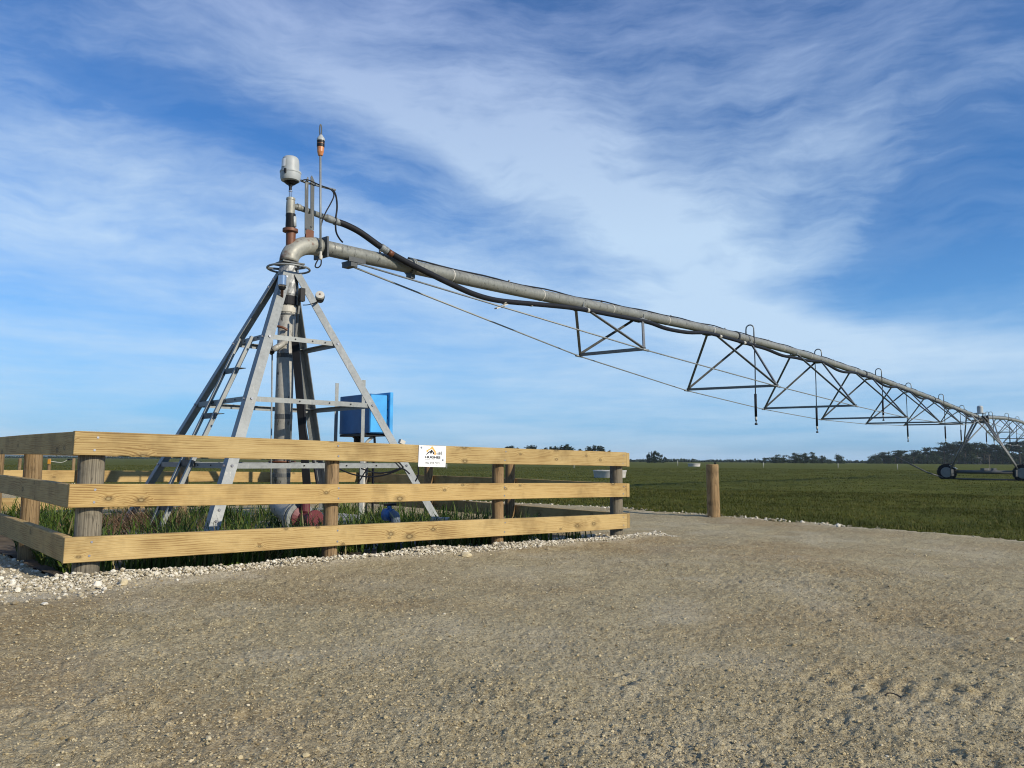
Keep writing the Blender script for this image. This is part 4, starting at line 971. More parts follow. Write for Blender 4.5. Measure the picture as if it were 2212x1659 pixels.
# ------------------------------------------------------------------ wheeled drive tower
def make_drive():
    T = PC+SD*44.6; base = Vector((T.x, T.y, G(T.x, T.y)))
    t = thing('drive_tower', base, 'dark A-frame tower on two tractor tyres carrying the pipe in the pasture', 'irrigation tower')
    gzl = base.z; zt = pipe_zs(44.3)
    zax = gzl+.42; lw, rw = T-SN*1.79, T+SN*1.86
    lw.z = rw.z = zax
    MB().tube([lw+SN*.2+Vector((0, 0, .04)), rw-SN*.2+Vector((0, 0, .04))], .10, 16).build('base_beam', 'dark_steel', t)
    MB().tube([lw-Vector((0, 0, .36)), rw-Vector((0, 0, .36))], .045, 10).build('lower_beam', 'dark_steel', t)
    MB().tube([lw-Vector((0, 0, .36)), lw-SN*.9+SD*-.5-Vector((0, 0, .02)), lw-SN*2.35-SD*1.3+Vector((0, 0, .88))], .04, 8).build('guide_arm', 'dark_steel', t)
    gb = MB().box(T+Vector((.3, 0, zax+.19)), .35, .18, .06).build('gear_motor', 'dark_steel', t)
    for c, sg in ((lw, -1), (rw, 1)):
        # tractor tyre with lugs; the wheel rolls across the span
        prof = [(-.13, .22), (-.14, .36), (-.12, .455), (-.06, .485), (.06, .485), (.12, .455), (.14, .36), (.13, .22)]
        wh = MB().lathe(c-SD*0, SD, prof, 36)
        for k in range(22):
            a = 2*math.pi*k/22; rad = SN*math.cos(a)+Vector((0, 0, math.sin(a))); tan = -SN*math.sin(a)+Vector((0, 0, math.cos(a)))
            for q in (-1, 1): wh.bar(c+rad*.49+SD*(q*.02)+tan*(.04 if q > 0 else 0), c+rad*.465+SD*(q*.13)+tan*(.10 if q > 0 else .06), .03, .04, rad)
        w_ = wh.build('wheel', 'tyre_rubber', t)
        MB().lathe(c-SD*.12, SD, [(-.035, .22), (-.03, .27), (.02, .25), (.10, .22), (.14, .22), (.22, .25), (.275, .27), (.28, .22)], 24).build('rim', 'tyre_rubber', w_)
        MB().lathe(c-SD*.16, SD, [(0, .27), (.01, .29), (.03, .29), (.04, .27)], 28).build('rim_ring', 'truss_steel', w_)
        MB().box(c+SD*.0-SN*sg*.28, .16, .16, .18).build('gearbox', 'dark_steel', t)
        if sg < 0: MB().obox(frame(c+SN*.34+Vector((0, 0, .30)), SN+Vector((0, 0, -.5))), .20, .14, .015).build('wheel_guard', 'grey_plastic', t)
        # a pair of legs on each side, tied by rungs
        tops = [Vector((T.x, T.y, zt-.15))+SD*q*.16+SN*sg*.22 for q in (-1, 1)]; feet = [c-SN*sg*.15+SD*q*.05+Vector((0, 0, .12)) for q in (-1, 1)]
        ft = [c-SN*sg*.15+SD*q*.30+Vector((0, 0, .12)) for q in (-1, 1)]
        for a, b in zip([Vector((T.x, T.y, zt-.12))+SD*q*.42+SN*sg*.20 for q in (-1, 1)], [c-SN*sg*.18+SD*q*.10+Vector((0, 0, .12)) for q in (-1, 1)]):
            MB().tube([a, b], .05, 8).build('leg', 'truss_steel', t)
        for f in (.38, .62, .82):
            a = [A_+(B_-A_)*f for A_, B_ in zip([Vector((T.x, T.y, zt-.12))+SD*q*.42+SN*sg*.20 for q in (-1, 1)], [c-SN*sg*.18+SD*q*.10+Vector((0, 0, .12)) for q in (-1, 1)])]
            MB().tube(a, .025, 6).build('rung', 'truss_steel', t)
        mid = (Vector((T.x, T.y, zt-.12))+SN*sg*.2)*.55+(c-SN*sg*.18)*.45
        MB().tube([PP(41.2, sg*.1, -.08), mid-SD*.18], .035, 8).build('side_brace', 'galv_steel' if sg > 0 else 'truss_steel', t)
        MB().tube([PP(48.0, sg*.1, -.08), mid+SD*.18], .035, 8).build('side_brace', 'truss_steel', t)
    MB().box(Vector((T.x, T.y, zt-.20)), .30, .30, .10).build('tower_top', 'dark_steel', t)
    MB().lathe(Vector((T.x, T.y, zt+.24)), (0, 0, 1), [(0, .30), (.03, .30), (.035, .15), (.36, .15), (.42, .12), (.44, .04)], 18).build('control_can', 'grey_plastic', t)
    for a in (0, 1.57, 3.14, 4.71): MB().tube([Vector((T.x+.2*math.cos(a), T.y+.2*math.sin(a), zt-.15)), Vector((T.x+.2*math.cos(a), T.y+.2*math.sin(a), zt+.25))], .02, 6).build('can_post', 'dark_steel', t)
    MB().tube(smooth([PP(43.9, .2, .05), PP(44.2, .3, -.1), PP(44.6, .34, -.22), PP(45.1, .3, -.1), PP(45.5, .2, .12), PP(45.9, .1, .02)]), .04, 8).build('flex_hose', 'black_rubber', t)
make_drive()

# ------------------------------------------------------------------ control cabinet behind the tower
def make_cabinet():
    Q = at(797, 935.5, 9.95); zt = at(797, 850, 9.95).z; w = .76; dpt = .27
    t = thing('control_cabinet', Vector((Q.x, Q.y, G(Q.x, Q.y))), 'blue steel control cabinet on two galvanised uprights behind the right tower leg', 'control box')
    h = zt-Q.z; c = Q+FV*(w/2)+FU*(dpt/2)+Vector((0, 0, h/2)); fr = frame(c, FU)
    body = MB().obox(fr, dpt/2, w/2, h/2).build('body', 'blue_shaded_paint', t, fr, bev=.006)  # shade of the side facing the tower is put into this darker blue
    f2 = frame(c-FV*(w/2+.006), FU); MB().obox(f2, dpt/2-.012, .005, h/2-.012).build('side_panel', 'blue_lit_paint', t, f2, bev=.004)  # sunlit side painted as a thin slab in the lighter blue
    f3 = frame(c+FU*(dpt/2+.03)+FV*-.02, FU); door = MB().obox(f3, .026, w/2+.035, h/2+.03).build('door', 'blue_lit_paint', t, f3, bev=.006)
    for z in np.linspace(-h*.42, h*.42, 5): MB().tube([c+FU*(dpt/2-.002)-FV*(w/2+.016)+Vector((0, 0, z-.04)), c+FU*(dpt/2-.002)-FV*(w/2+.016)+Vector((0, 0, z+.04))], .007, 6).build('hinge', 'blue_shaded_paint', door)
    f4 = frame(c+Vector((0, 0, -h/2-.02)), FU); MB().obox(f4, dpt/2+.02, w/2-.05, .016).build('base_plate', 'black_plastic', t)
    for x, y0, y1, Y in ((732, 828, 1060, 10.45), (790, 821, 1050, 9.88)):
        a = at(x, y0, Y); b = Vector((a.x, a.y, G(a.x, a.y)-.05)); MB().angle(a, b, FV, -FU, .05, .005).build('upright', 'galv_steel', t)
        for y in (.08, .25, .4, .55): p = a-Vector((0, 0, y*.9)); MB().tube([p+FV*.025-FU*.001, p+FV*.025-FU*.005-FU*.001], .008, 8).build('bolt_hole', 'ink_black', t)
    g = c+FV*.12+Vector((0, 0, -h/2-.03)); MB().lathe(g-Vector((0, 0, .11)), (0, 0, 1), [(0, .05), (.085, .055), (.09, .07), (.11, .07)], 14).build('conduit_gland', 'black_plastic', t)
    gz_ = G(c.x, c.y)
    for q, m, r in ((c+FV*.0, 'black_rubber', .018), (c-FV*.28, 'black_rubber', .008), (c-FV*.31, 'black_rubber', .008)):
        a = q+Vector((0, 0, -h/2-.03)); MB().tube(smooth([a, a+Vector((.01, 0, -.2)), a+Vector((-.01, .02, -.45)), Vector((a.x, a.y, gz_))]), r, 8).build('cable', m, t)
    a = c-FV*.26+FU*.02+Vector((0, 0, -h/2-.03)); MB().tube(smooth([a, a+Vector((-.06, -.02, -.05)), a+Vector((-.12, -.03, -.14)), a+Vector((-.12, -.03, -.3)), Vector((a.x-.12, a.y-.03, gz_))]), .02, 10).build('white_conduit', 'pvc_white', t)
make_cabinet()
def make_loose_cables():
    t = thing('cable_loops', at(800, 1020, 8.2), 'black cables sagging in loops under the lowest brace', 'cable')
    for pts in ([(733, 1013), (760, 1024), (797, 1030), (835, 1025), (866, 1013)], [(780, 1012), (810, 1021), (840, 1020), (868, 1012), (885, 1024)], [(795, 1010), (787, 1022), (778, 1037), (770, 1050)], [(903, 1005), (904, 1020), (902, 1030), (897, 1040)], [(838, 985), (852, 997), (866, 1012)], [(845, 985), (858, 995), (872, 1010)]):
        MB().tube(smooth([at(x, y, 8.15) for x, y in pts]), .008, 6).build('cable', 'black_rubber', t)
make_loose_cables()

# ------------------------------------------------------------------ pipework inside the pen
def make_valves():
    a = at(606, 1068, 8.8); t = thing('pump_valve', Vector((a.x, a.y, G(a.x, a.y))), 'grey flanged elbow with a red valve at the foot of the riser', 'valve')
    p0 = PC+Vector((0, 0, Zc(1070, 606))); p1 = at(640, 1118, 8.35); p2 = at(668, 1122, 8.2)
    MB().tube(smooth([p0, PC+Vector((0, 0, p1.z+.22)), PC+(p1-PC)*.35+Vector((0, 0, 0)) if False else Vector((PC.x+.04, PC.y-.12, p1.z+.10)), p1]), .115, 20).build('elbow', 'riser_steel', t)
    d = (p2-p1).normalized(); MB().lathe(p1-d*.02, d, [(0, .12), (.002, .17), (.035, .17), (.037, .13), (.06, .13), (.062, .17), (.095, .17), (.097, .12)], 22).build('flange', 'galv_steel', t)
    MB().lathe(p1+d*.08, d, [(0, .12), (.02, .125), (.05, .075), (.20, .075), (.23, .105), (.26, .105)], 18).build('valve_body', 'red_paint', t)
    MB().lathe(p1+d*.16+Vector((0, 0, .08)), (0, 0, 1), [(0, .05), (.10, .045), (.11, .07), (.14, .07), (.145, .02)], 14).build('valve_bonnet', 'red_paint', t)
    q = at(845, 1112, 7.9); v = thing('ball_valve', Vector((q.x, q.y, G(q.x, q.y))), 'blue plastic ball valve with a black handle standing in the grass', 'valve')
    MB().tube([q+Vector((-.07, .04, 0)), q+Vector((.01, -.01, 0))], .062, 18).build('valve_body', 'blue_pvc', v)
    MB().tube(smooth([q, q+Vector((.035, -.02, -.005)), q+Vector((.05, -.03, -.05)), Vector((q.x+.05, q.y-.03, G(q.x, q.y)-.05))]), .047, 16).build('elbow', 'bluegrey_pvc', v)
    MB().tube([Vector((q.x+.05, q.y-.03, q.z-.085)), Vector((q.x+.05, q.y-.03, q.z-.10))], .052, 16).build('clip_ring', 'galv_steel', v)
    MB().tube([q+Vector((-.02, 0, .05)), q+Vector((-.02, 0, .09))], .022, 10).build('stem', 'blue_pvc', v)
    MB().bar(q+Vector((-.075, .0, .10)), q+Vector((.05, .0, .105)), .035, .024).build('handle', 'black_plastic', v)
    c = at(880, 1186, 7.25); u = thing('standing_pipe', Vector((c.x, c.y, G(c.x, c.y))), 'wide dark blue-grey pipe end standing behind the bottom rail', 'pipe')
    b = Vector((c.x-.01, c.y, G(c.x, c.y)-.12)); d = Vector((-.12, 0, 1)).normalized()
    MB().lathe(b, d, [(0, .082), (.33, .080), (.34, .074), (.345, .07), (.20, .066)], 22).build('pipe_wall', 'bluegrey_pvc', u)
make_valves()

# ------------------------------------------------------------------ grass
def blades(n_seg, x, y, z, L_, w, lean, az, curl):
    n = len(x); hx, hy = np.cos(az), np.sin(az); px, py = -hy, hx
    k = n_seg+1; t = np.linspace(0, 1, k)[None, :]
    out = L_[:, None]*(lean[:, None]*t+curl[:, None]*t**2.2); up_ = L_[:, None]*(t*np.sqrt(np.maximum(.05, 1-lean[:, None]**2))-.55*curl[:, None]*t**3)
    cx = x[:, None]+out*hx[:, None]; cy = y[:, None]+out*hy[:, None]; cz = z[:, None]+np.maximum(up_, .004)
    wd = w[:, None]*np.array([.7]+[1.0-.85*(i/n_seg)**1.6 for i in range(1, k)])[None, :]*.5
    Lv = np.stack([cx-px[:, None]*wd, cy-py[:, None]*wd, cz], -1); Rv = np.stack([cx+px[:, None]*wd, cy+py[:, None]*wd, cz], -1)
    V_ = np.stack([Lv, Rv], 2).reshape(n, 2*k, 3)
    q = np.array([[2*i, 2*i+1, 2*i+3, 2*i+2] for i in range(n_seg)])
    return V_.reshape(-1, 3), (q[None]+(np.arange(n)*2*k)[:, None, None]).reshape(-1, 4)
def make_grass():
    # rank grass in the pen, in tussocks
    nc = 760; uc = rng.uniform(.15, FL-.2, nc); vc = rng.uniform(.12, FL-.2, nc)
    d = fbm(uc, vc, .9, 2, 41)
    front = vc < 2.2
    ok = (d > .50) | (vc < .9) & (rng.random(nc) < .30)
    ok &= ~((uc < 2.3) & (uc > .7) & (vc > .7) & (vc < 2.5) & (rng.random(nc) < .90))
    ok &= ~((vc > 3.2) & (uc > 2.0) & (rng.random(nc) < .6)) & ~((uc > 4.6) & (rng.random(nc) < .7))
    uc, vc = uc[ok], vc[ok]; per = 40
    n = len(uc)*per; u = np.repeat(uc, per)+rng.normal(0, .075, n); v = np.repeat(vc, per)+rng.normal(0, .075, n)
    u = np.clip(u, .16, FL-.2); v = np.where(v < .2, .2+rng.random(n)*.1, np.minimum(v, FL-.2))
    x = L0.x+u*FU.x+v*FV.x; y = L0.y+u*FU.y+v*FV.y
    tall = np.repeat(rng.uniform(.4, 1.2, len(uc)), per)
    L_ = rng.uniform(.15, .42, n)*tall; w = rng.uniform(.009, .022, n); az = rng.uniform(0, 6.283, n)
    V_, F_ = blades(4, x, y, gz(x, y)-.05+rng.uniform(-.01, .02, n), L_, w, rng.uniform(.05, .40, n)*np.where(v < .5, .45, 1), az, rng.uniform(.05, .85, n)**1.2*np.where(v < .5, .45, 1))
    tag(npmesh('rank_grass', V_, F_, 'rank_grass', False), 'long rank grass growing inside the timber pen', 'grass', kind='stuff')
    # heap of dead grass near the left leg
    n = 2600; c = at(310, 1135, 8.2); x = c.x+rng.normal(0, .38, n); y = c.y+rng.normal(0, .30, n)
    hz = .20*np.exp(-((x-c.x)/.5)**2-((y-c.y)/.4)**2)*rng.random(n)
    V_, F_ = blades(3, x, y, gz(x, y)-.02+hz, rng.uniform(.12, .32, n), rng.uniform(.004, .008, n), rng.uniform(.6, .95, n), rng.uniform(0, 6.283, n), rng.uniform(0, .4, n))
    tag(npmesh('dead_grass', V_, F_, 'dead_grass', False), 'brown heap of dead grass beside the left tower leg', 'dead grass', kind='stuff')
    # pasture
    def field(n, r0, r1, Lr, wr, pw):
        th = rng.uniform(-44, 44, n)*np.pi/180; rr = (r0**pw+(r1**pw-r0**pw)*rng.random(n))**(1/pw)
        x = rr*np.sin(th); y = rr*np.cos(th); sd = yard_sd(x, y)
        ok = (sd < .06+.10*rng.random(n)) & (fbm(x, y, .9, 3, 51)+.35*rng.random(n) > .42)
        x, y, rr, sd = x[ok], y[ok], rr[ok], sd[ok]; n = len(x)
        cl = .45+1.1*fbm(x, y, 1.6, 3, 52)**1.3*np.clip(1+.5*np.exp(-(sd+.25)**2/.06), 1, 2)
        z = gz(x, y)+((fbm(x, y, .35, 4, 11)-.5)*.16+(fbm(x, y, 2.2, 3, 12)-.5)*.07)*np.clip((rr-3)/10, 0, 1)*np.clip(1.3-rr/200, 0, 1)
        sc = (rr/r0)**.55
        return blades(2, x, y, z-.01, rng.uniform(*Lr, n)*cl*sc**.35, rng.uniform(*wr, n)*sc, rng.uniform(.1, .7, n), rng.uniform(0, 6.283, n), rng.uniform(0, .5, n))
    a = field(290000, 8.5, 26, (.028, .068), (.006, .011), 1.35); b = field(230000, 25, 110, (.028, .058), (.018, .032), .9)
    V_ = np.concatenate([a[0], b[0]]); F_ = np.concatenate([a[1], b[1]+len(a[0])])
    tag(npmesh('pasture_grass', V_, F_, 'pasture_blade', False), 'short dark green pasture grass beyond the gravel', 'grass', kind='stuff')
make_grass()

# ------------------------------------------------------------------ posts, troughs and other things in the pasture
def ground_hit(px, py):
    v = ray(px, py); k = 1.0
    for _ in range(60): k = (G(k*v.x, k*v.y)-CAM)/v.z
    return EYE+v*k
def make_field():
    b = ground_hit(1542, 1117); Y = b.y; tz = at(1540, 1003, Y).z
    t = thing('marker_post', b, 'round tan timber post standing alone on the edge of the gravel', 'post')
    r = 13.2/FPX*Y
    prof = [(-.2, r*1.03)]+[((tz-b.z)*k/8, r*(1.03-.04*k/8)) for k in range(9)]; prof[-1] = (tz-b.z-.008, r); prof.append((tz-b.z, r*.93))
    fr = Matrix.Translation(b); MB().lathe(b, (-.012, 0, 1), prof, 22).build('shaft', 'post_tan', t, fr, smooth_angle=R(35))
    MB().tube([at(1545, 1003, Y), at(1545, 1003, Y)+Vector((0, 0, .03))], .018, 8).build('peg', 'black_plastic', t)
    lab = {1464: 'thin white fence stake behind the flat trough', 1649: 'thin white fence stake right of the lone timber post', 1810.6: 'thin white stake under the middle of the trussed pipe', 1939: 'thin white stake just left of the left tractor tyre arm',
           1240: 'thin white stake seen under the top rail left of the round trough', 965: 'thin white stake just right of the white sign', 1175: 'short white stake beyond the right part of the pen', 52.7: 'thin white stake at the far left between the posts of the pen'}
    for x, y in ((1464, 1006), (1649, 1010), (1810.6, 1011), (1939, 1014), (1240, 1011), (965, 1013), (52.7, 995)):
        p = at(x, y, 100); k = 1.0 if y > 1000 else 1.4
        p = ground_hit(x, max(y, 999.5+.0057*(x-1106)*.0))
        if p.y > 160 or p.y < 0: p = at(x, 1000, 120); p.z = G(p.x, p.y)
        hgt = 11/FPX*p.y
        st = MB().tube([p-Vector((0, 0, .2)), p+Vector((0, 0, hgt))], .7/FPX*p.y, 8).build('fence_stake', 'fibreglass', None)
        tag(st, lab[x], 'stake', 'white stakes along the grazing line')
    # round concrete troughs
    for x, y, wpx, lab_ in ((1319.5, 1033, 73, 'round concrete water trough behind the right corner post'), (1501, 1007.5, 27, 'far flat concrete trough left of the lone timber post'), (456, 1004.5, 28, 'pale trough far away under the top rail on the left')):
        c = ground_hit(x, y); r = wpx/2/FPX*c.y; c = c+Vector((0, r*.5, 0)); h = r*.46
        t = thing('water_trough', c, lab_, 'trough', 'water troughs in the pasture')
        MB().lathe(c-Vector((0, 0, .05)), (0, 0, 1), [(0, r*.90), (h*.96, r*.98), (h, r), (h+.05, r), (h+.05, r*.92), (h-.08, r*.88)], 40).build('wall', 'trough_concrete', t, smooth_angle=R(40))
        MB().lathe(c+Vector((0, 0, h-.12)), (0, 0, 1), [(0, r*.9), (.01, r*.9)], 32).build('water', 'bluegrey_pvc', t)
    # gateway posts and ropes, far left
    G_ = []
    for x, lb in ((42.8, 'grey timber gate post farthest left beyond the pen'), (106.6, 'timber gate post with orange insulator, left end of the rope gate'), (159, 'timber gate post at the right end of the rope gate')):
        p = at(x, 1000, 34); p.z = G(p.x, p.y); top = at(x, 990, 34).z
        t = thing('gate_post', p, lb, 'post', 'gate posts beyond the pen')
        MB().lathe(p-Vector((0, 0, .1)), (0, 0, 1), [(0, .07), (top-p.z+.09, .066), (top-p.z+.1, .05)], 12).build('shaft', 'post_new', t)
        if x == 106.6: MB().obox(Matrix.Translation(Vector((p.x+.03, p.y-.07, top-.14))), .05, .03, .10).build('insulator', 'orange_rubber', t)
        G_.append((p, top))
    g = thing('rope_gate', G_[1][0], 'two white rope strands with black handles slung between far gate posts', 'gate')
    for dz in (-.12, -.70):
        a, b_ = G_[1][0].copy(), G_[2][0].copy(); a.z = G_[1][1]+dz; b_.z = G_[2][1]+dz+.08
        md = (a+b_)/2-Vector((0, 0, .10)); MB().tube(smooth([a, md, a+(b_-a)*.75]), .012, 6).build('rope', 'rope', g)
        q = a+(b_-a)*.75; MB().tube([q, a+(b_-a)*.9], .035, 8).build('handle', 'black_plastic', g)
    # small things on the yard
    p = ground_hit(2182, 1388); fr = Matrix.Translation(p+Vector((0, 0, .012))) @ Matrix.Rotation(.35, 4, 'Z')
    tag(MB().obox(fr, .014, .011, .011).build('foam_block', 'yellow_foam', None, fr, bev=.004), 'small yellowish block lying alone at the right edge of the yard', 'block')
    p = ground_hit(1927, 1507); pts = [p+Vector((-.022, .004, .006)), p+Vector((-.010, .006, .013)), p+Vector((.006, .004, .013)), p+Vector((.020, -.002, .008)), p+Vector((.028, -.008, .002))]
    tag(MB().tube(smooth(pts), .0022, 8).build('rubber_strip', 'black_rubber', None), 'curved scrap of black rubber half buried in the gravel', 'rubber scrap')
make_field()

# ------------------------------------------------------------------ trees and far hedges
def crown_mesh(clumps, faces, size, seed):    # clumps: (centre, radii); many small leaf faces through each clump's volume
    r = np.random.default_rng(seed); V_ = []; F_ = []; k = 0
    for (c, rad) in clumps:
        d = r.normal(size=(faces, 3)); d /= np.linalg.norm(d, axis=1)[:, None]; q = r.random((faces, 1))**.45
        P_ = np.array(c)+d*q*np.array(rad)*(1+.25*r.normal(size=(faces, 1)))
        a = r.normal(size=(faces, 3)); a /= np.linalg.norm(a, axis=1)[:, None]; b = np.cross(a, d+.3*r.normal(size=(faces, 3))); b /= np.linalg.norm(b, axis=1)[:, None]+1e-6
        s = size*r.uniform(.5, 1.3, (faces, 1))
        V_.append(np.stack([P_-a*s-b*s*.4, P_+a*s-b*s*.5, P_+a*s*.3+b*s, P_-a*s*.6+b*s*.7], 1).reshape(-1, 3)); F_.append(np.arange(faces*4).reshape(-1, 4)+k); k += faces*4
    return np.concatenate(V_), np.concatenate(F_)
TREEM = {}
def tree_proto(key):
    kind, i = key; r = random.Random(hash(kind) % 1000*7+i*31 if False else sum(map(ord, kind))*7+i*31); cl = []
    if kind == 'pine':                        # flat-topped open crown on a bare trunk, unit height
        for _ in range(r.randint(7, 10)):
            h = r.uniform(.55, .93); rr = r.uniform(0, .30)*(1.15-abs(h-.75)); a = r.uniform(0, 6.28)
            cl.append(((rr*math.cos(a), rr*math.sin(a), h), (r.uniform(.10, .19), r.uniform(.10, .19), r.uniform(.035, .07))))
        cl.append(((0, 0, .92), (.24, .24, .06))); cl = [(c_, (a_*1.35, b_*1.35, q_*1.1)) for c_, (a_, b_, q_) in cl]; V_, F_ = crown_mesh(cl, 95, .030, i+5)
    elif kind == 'bush':                      # dense crown down to the ground
        for _ in range(17):
            h = .10+.76*r.random()**1.5; rr = r.uniform(.05, .50)*(1.08-h*.75); a = r.uniform(0, 6.28)
            cl.append(((rr*math.cos(a), rr*math.sin(a), h), (r.uniform(.14, .24), r.uniform(.14, .24), r.uniform(.10, .18))))
        V_, F_ = crown_mesh(cl, 85, .035, i+50)
    else:                                     # cypress: spiky cone of several leaders
        for k_ in range(22):
            a = r.uniform(0, 6.28); rr = .62*r.random()**.7; top = (1-(rr/.62)**1.6*.62)*r.uniform(.82, 1.0)
            for q in (.22, .52, .84, .97): cl.append(((rr*(.85+.25*q)*math.cos(a), rr*(.85+.25*q)*math.sin(a), top*q), (.19*(1.25-q), .19*(1.25-q), .12)))
        V_, F_ = crown_mesh(cl, 34, .032, i+90)
    o = npmesh('crown', V_, F_, 'foliage_dark' if kind != 'bush' else 'foliage_green'); C.objects.unlink(o); me = o.data; bpy.data.objects.remove(o)
    tb = MB(); rt_ = .022 if kind == 'pine' else .03
    tb.tube([(0, 0, -.03), (r.uniform(-.02, .02), 0, .35), (r.uniform(-.03, .03), r.uniform(-.03, .03), .72), (0, 0, .88)], [rt_*1.3, rt_, rt_*.65, rt_*.2], 7)
    for (c, rad) in cl[:7]:
        if c[2] > .4: tb.tube([(0, 0, c[2]-.16), (c[0]*.55, c[1]*.55, c[2]-.06), (c[0], c[1], c[2])], [rt_*.5, rt_*.32, rt_*.1], 5)
    o = tb.build('trunk', 'bark', None); C.objects.unlink(o); tm = o.data; bpy.data.objects.remove(o)
    return me, tm
def tree(name, x, ytop, Y, label, kind, wide=1.0, group='dark trees along the horizon', i=None):
    key = (kind, i if i is not None else random.randrange(5))
    if key not in TREEM: TREEM[key] = tree_proto(key)
    p = at(x, 1000, Y); p.z = G(p.x, p.y)-.1; h = (at(x, ytop, Y).z-p.z)*1.08
    t = thing(name, p, label, 'tree', group, random.uniform(0, 6.28)); t.scale = (h*wide, h*wide, h)
    for nm, me in zip(('crown', 'trunk'), TREEM[key]):
        o = bpy.data.objects.new(nm, me); C.objects.link(o); o.parent = t
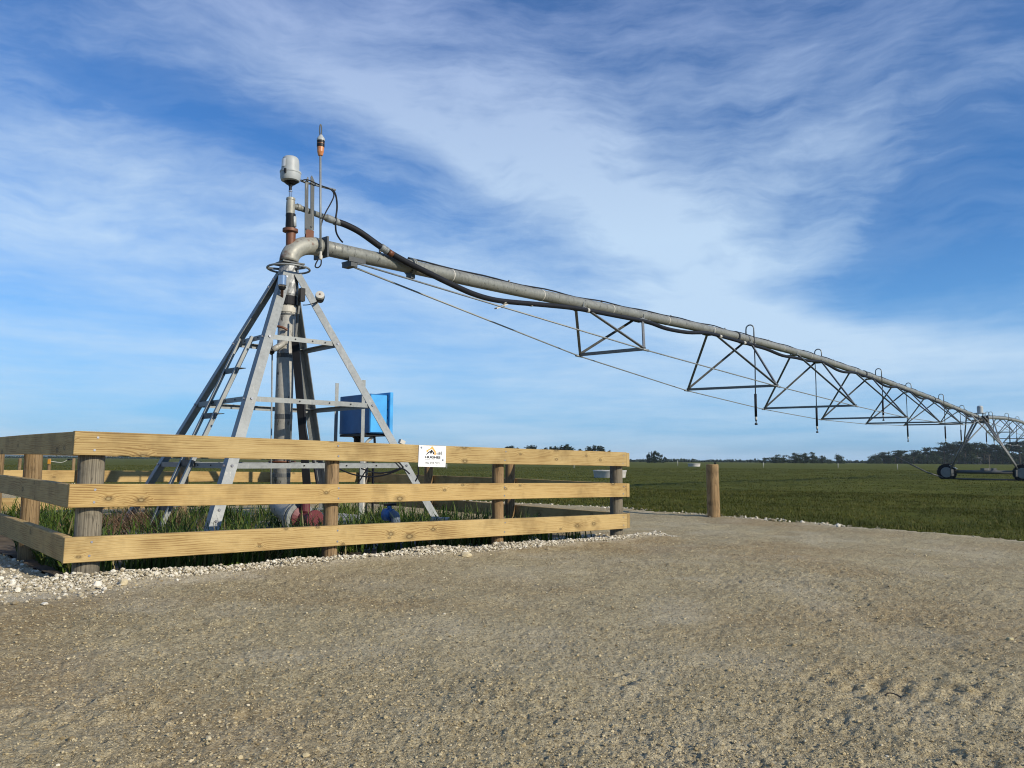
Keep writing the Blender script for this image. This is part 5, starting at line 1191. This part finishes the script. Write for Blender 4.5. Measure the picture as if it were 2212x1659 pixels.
def make_trees():
    tree('cypress_tree', 1414, 975, 330, 'lone dark cypress clump on the horizon right of the pen', 'cypress', 1.25, i=1)
    for x, yt, w, lab in ((1106, 966, 2.2, 'low dark tree top just above the top rail left of centre'), (1150, 963.5, 2.2, 'dark tree above the top rail, left of the tallest one there'), (1190, 965, 1.8, 'small dark tree between two others above the top rail'), (1222, 961.5, 1.7, 'tallest dark tree showing above the top rail of the pen'), (1285, 965, 2.3, 'broad dark tree above the right end of the top rail')):
        tree('cypress_tree', x, yt, 360, lab, 'cypress', w)
    for x, yt, w, lab in ((1653, 988.5, 2.0, 'smallest low tree of the isolated group right of the lone post'), (1676, 982, 1.9, 'left half of the rounded isolated tree group'), (1692, 983, 1.8, 'right half of the rounded isolated tree group'), (1718, 976.5, 1.5, 'left tree of the row of five on the horizon'), (1738, 975.5, 1.4, 'second tree of the row of five on the horizon'), (1757, 977, 1.4, 'third tree of the row of five on the horizon'), (1777, 983, 1.8, 'fourth and lowest tree of the row of five'), (1811, 978.5, 1.15, 'separate spiky tree at the right end of the row of five')):
        tree('shelter_tree', x, yt, 420, lab, 'bush', w)
    belt = [(1880, 989, 'b'), (1895, 984, 'b'), (1908, 978, 'p'), (1920, 976, 'b'), (1935, 975, 'p'), (1948, 974, 'p'), (1960, 976, 'b'), (1974, 974, 'p'), (1990, 973, 'b'), (2004, 968.5, 'p'), (2016, 971, 'b'), (2028, 968, 'p'), (2041, 958, 'p'), (2056, 961, 'p'), (2072, 956.5, 'p'), (2086, 958, 'p'), (2100, 960, 'b'), (2112, 958.5, 'p'), (2126, 962, 'p'), (2139, 966, 'b'), (2152, 963, 'p'), (2166, 967, 'p'), (2178, 965, 'b'), (2190, 958, 'p'), (2204, 956, 'p'), (2216, 957, 'p'), (2230, 955, 'p'), (2246, 958, 'p'), (2262, 956, 'p'), (2280, 958, 'b'), (2300, 956, 'p'), (2325, 957, 'p')]
    special = {1880: 'low bushy tree tapering off the left end of the pine belt', 2041: 'tall flat-topped pine standing up left of the wheeled tower', 2072: 'highest umbrella pine left of the wheeled tower legs'}
    for x, yt, k in belt:
        tree('pine_tree' if k == 'p' else 'shelter_tree', x, yt, random.uniform(425, 455), special.get(x, 'dark flat-topped pine in the shelter belt behind the wheeled tower' if k == 'p' else 'dense dark tree in the shelter belt behind the wheeled tower'), 'pine' if k == 'p' else 'bush', random.uniform(.95, 1.25) if k == 'p' else .95, 'trees of the shelter belt')
    for k in range(48):                       # the dense lower storey of the belt
        x = 1892+k*9.2; yt = 981-(8 if x > 2020 else 0)+random.uniform(-4, 4)
        tree('shelter_tree', x, yt, random.uniform(462, 480), 'dense dark tree of the lower storey of the shelter belt', 'bush', 1.5, 'lower trees of the shelter belt')
    # far hedge line, one mass
    cl = []
    for x in np.arange(-250, 2300, 5.5):
        if 1870 < x: continue
        yb = 987.2+.0057*x; h = random.uniform(1.2, 4.2) if x > 1340 else random.uniform(.8, 3.2)
        if 1380 < x < 1500: h += 1.2
        p = at(x, 998, 620 if x > 1340 else 800); hh = h/FPX*p.y*1.1+1; cl.append(((p.x, p.y, -.4+hh*.4), (p.y*3.4/FPX, 3, hh*.6)))
    V_, F_ = crown_mesh(cl, 26, .9, 9); tag(npmesh('far_hedge', V_, F_, 'foliage_dark'), 'thin dark line of hedges along the horizon', 'hedge', kind='stuff')
    # bare sapling with sparse twigs near the belt, and a small farm building among the trees
    p = at(2137, 1010, 150); p.z = G(p.x, p.y)
    t = thing('bare_sapling', p, 'thin bare sapling in the pasture right of the wheeled tower', 'tree')
    h = at(2137, 978, 150).z-p.z; MB().tube([p, p+Vector((.1, 0, h*.6)), p+Vector((.35, 0, h))], [.05, .04, .015], 6).build('trunk', 'dead_bark', t)
    tw = MB()
    for k in range(16):
        q = p+Vector((.1, 0, h*random.uniform(.4, .85))); tw.tube([q, q+Vector((random.uniform(-.9, .9), random.uniform(-.6, .6), random.uniform(.1, .7)))], [.02, .006], 5)
    tw.build('twigs', 'dead_bark', t)
    c = at(2108, 990, 456); c.z = G(c.x, c.y); b = thing('farm_building', c, 'small farm building with white windows under the pines', 'building')
    MB().box(c+Vector((0, 0, 1.6)), 2.6, 2, 1.6).build('wall', 'shed_wall', b)
    rf = MB().add([c+Vector(q) for q in ((-2.9, -2.3, 3.2), (2.9, -2.3, 3.2), (2.9, 2.3, 3.2), (-2.9, 2.3, 3.2), (-2.9, 0, 4.2), (2.9, 0, 4.2))], [(0, 1, 5, 4), (2, 3, 4, 5), (0, 4, 3), (1, 2, 5), (0, 3, 2, 1)]); rf.build('roof', 'shed_roof', b)
    for x in (-1.5, .9): MB().box(c+Vector((x, -2.03, 1.8)), .45, .05, .5).build('window', 'window_white', b)
make_trees()

# ------------------------------------------------------------------ haze: thin even air over the plain
def make_haze():
    m_ = bpy.data.materials.new('haze'); m_.use_nodes = True; t = NT(m_.node_tree); t.n.clear()
    o = t.new('ShaderNodeOutputMaterial'); v = t.new('ShaderNodeVolumePrincipled')
    v.inputs['Color'].default_value = (.78, .92, 1, 1); v.inputs['Density'].default_value = .00012; v.inputs['Anisotropy'].default_value = .1
    t.l.new(v.outputs[0], o.inputs['Volume']); M['haze'] = m_
    h = MB().box((0, 2300, 33), 7000, 7500, 36.5).build('haze', 'haze', None); tag(h, 'thin pale haze over the plain', 'haze', kind='stuff')
make_haze()
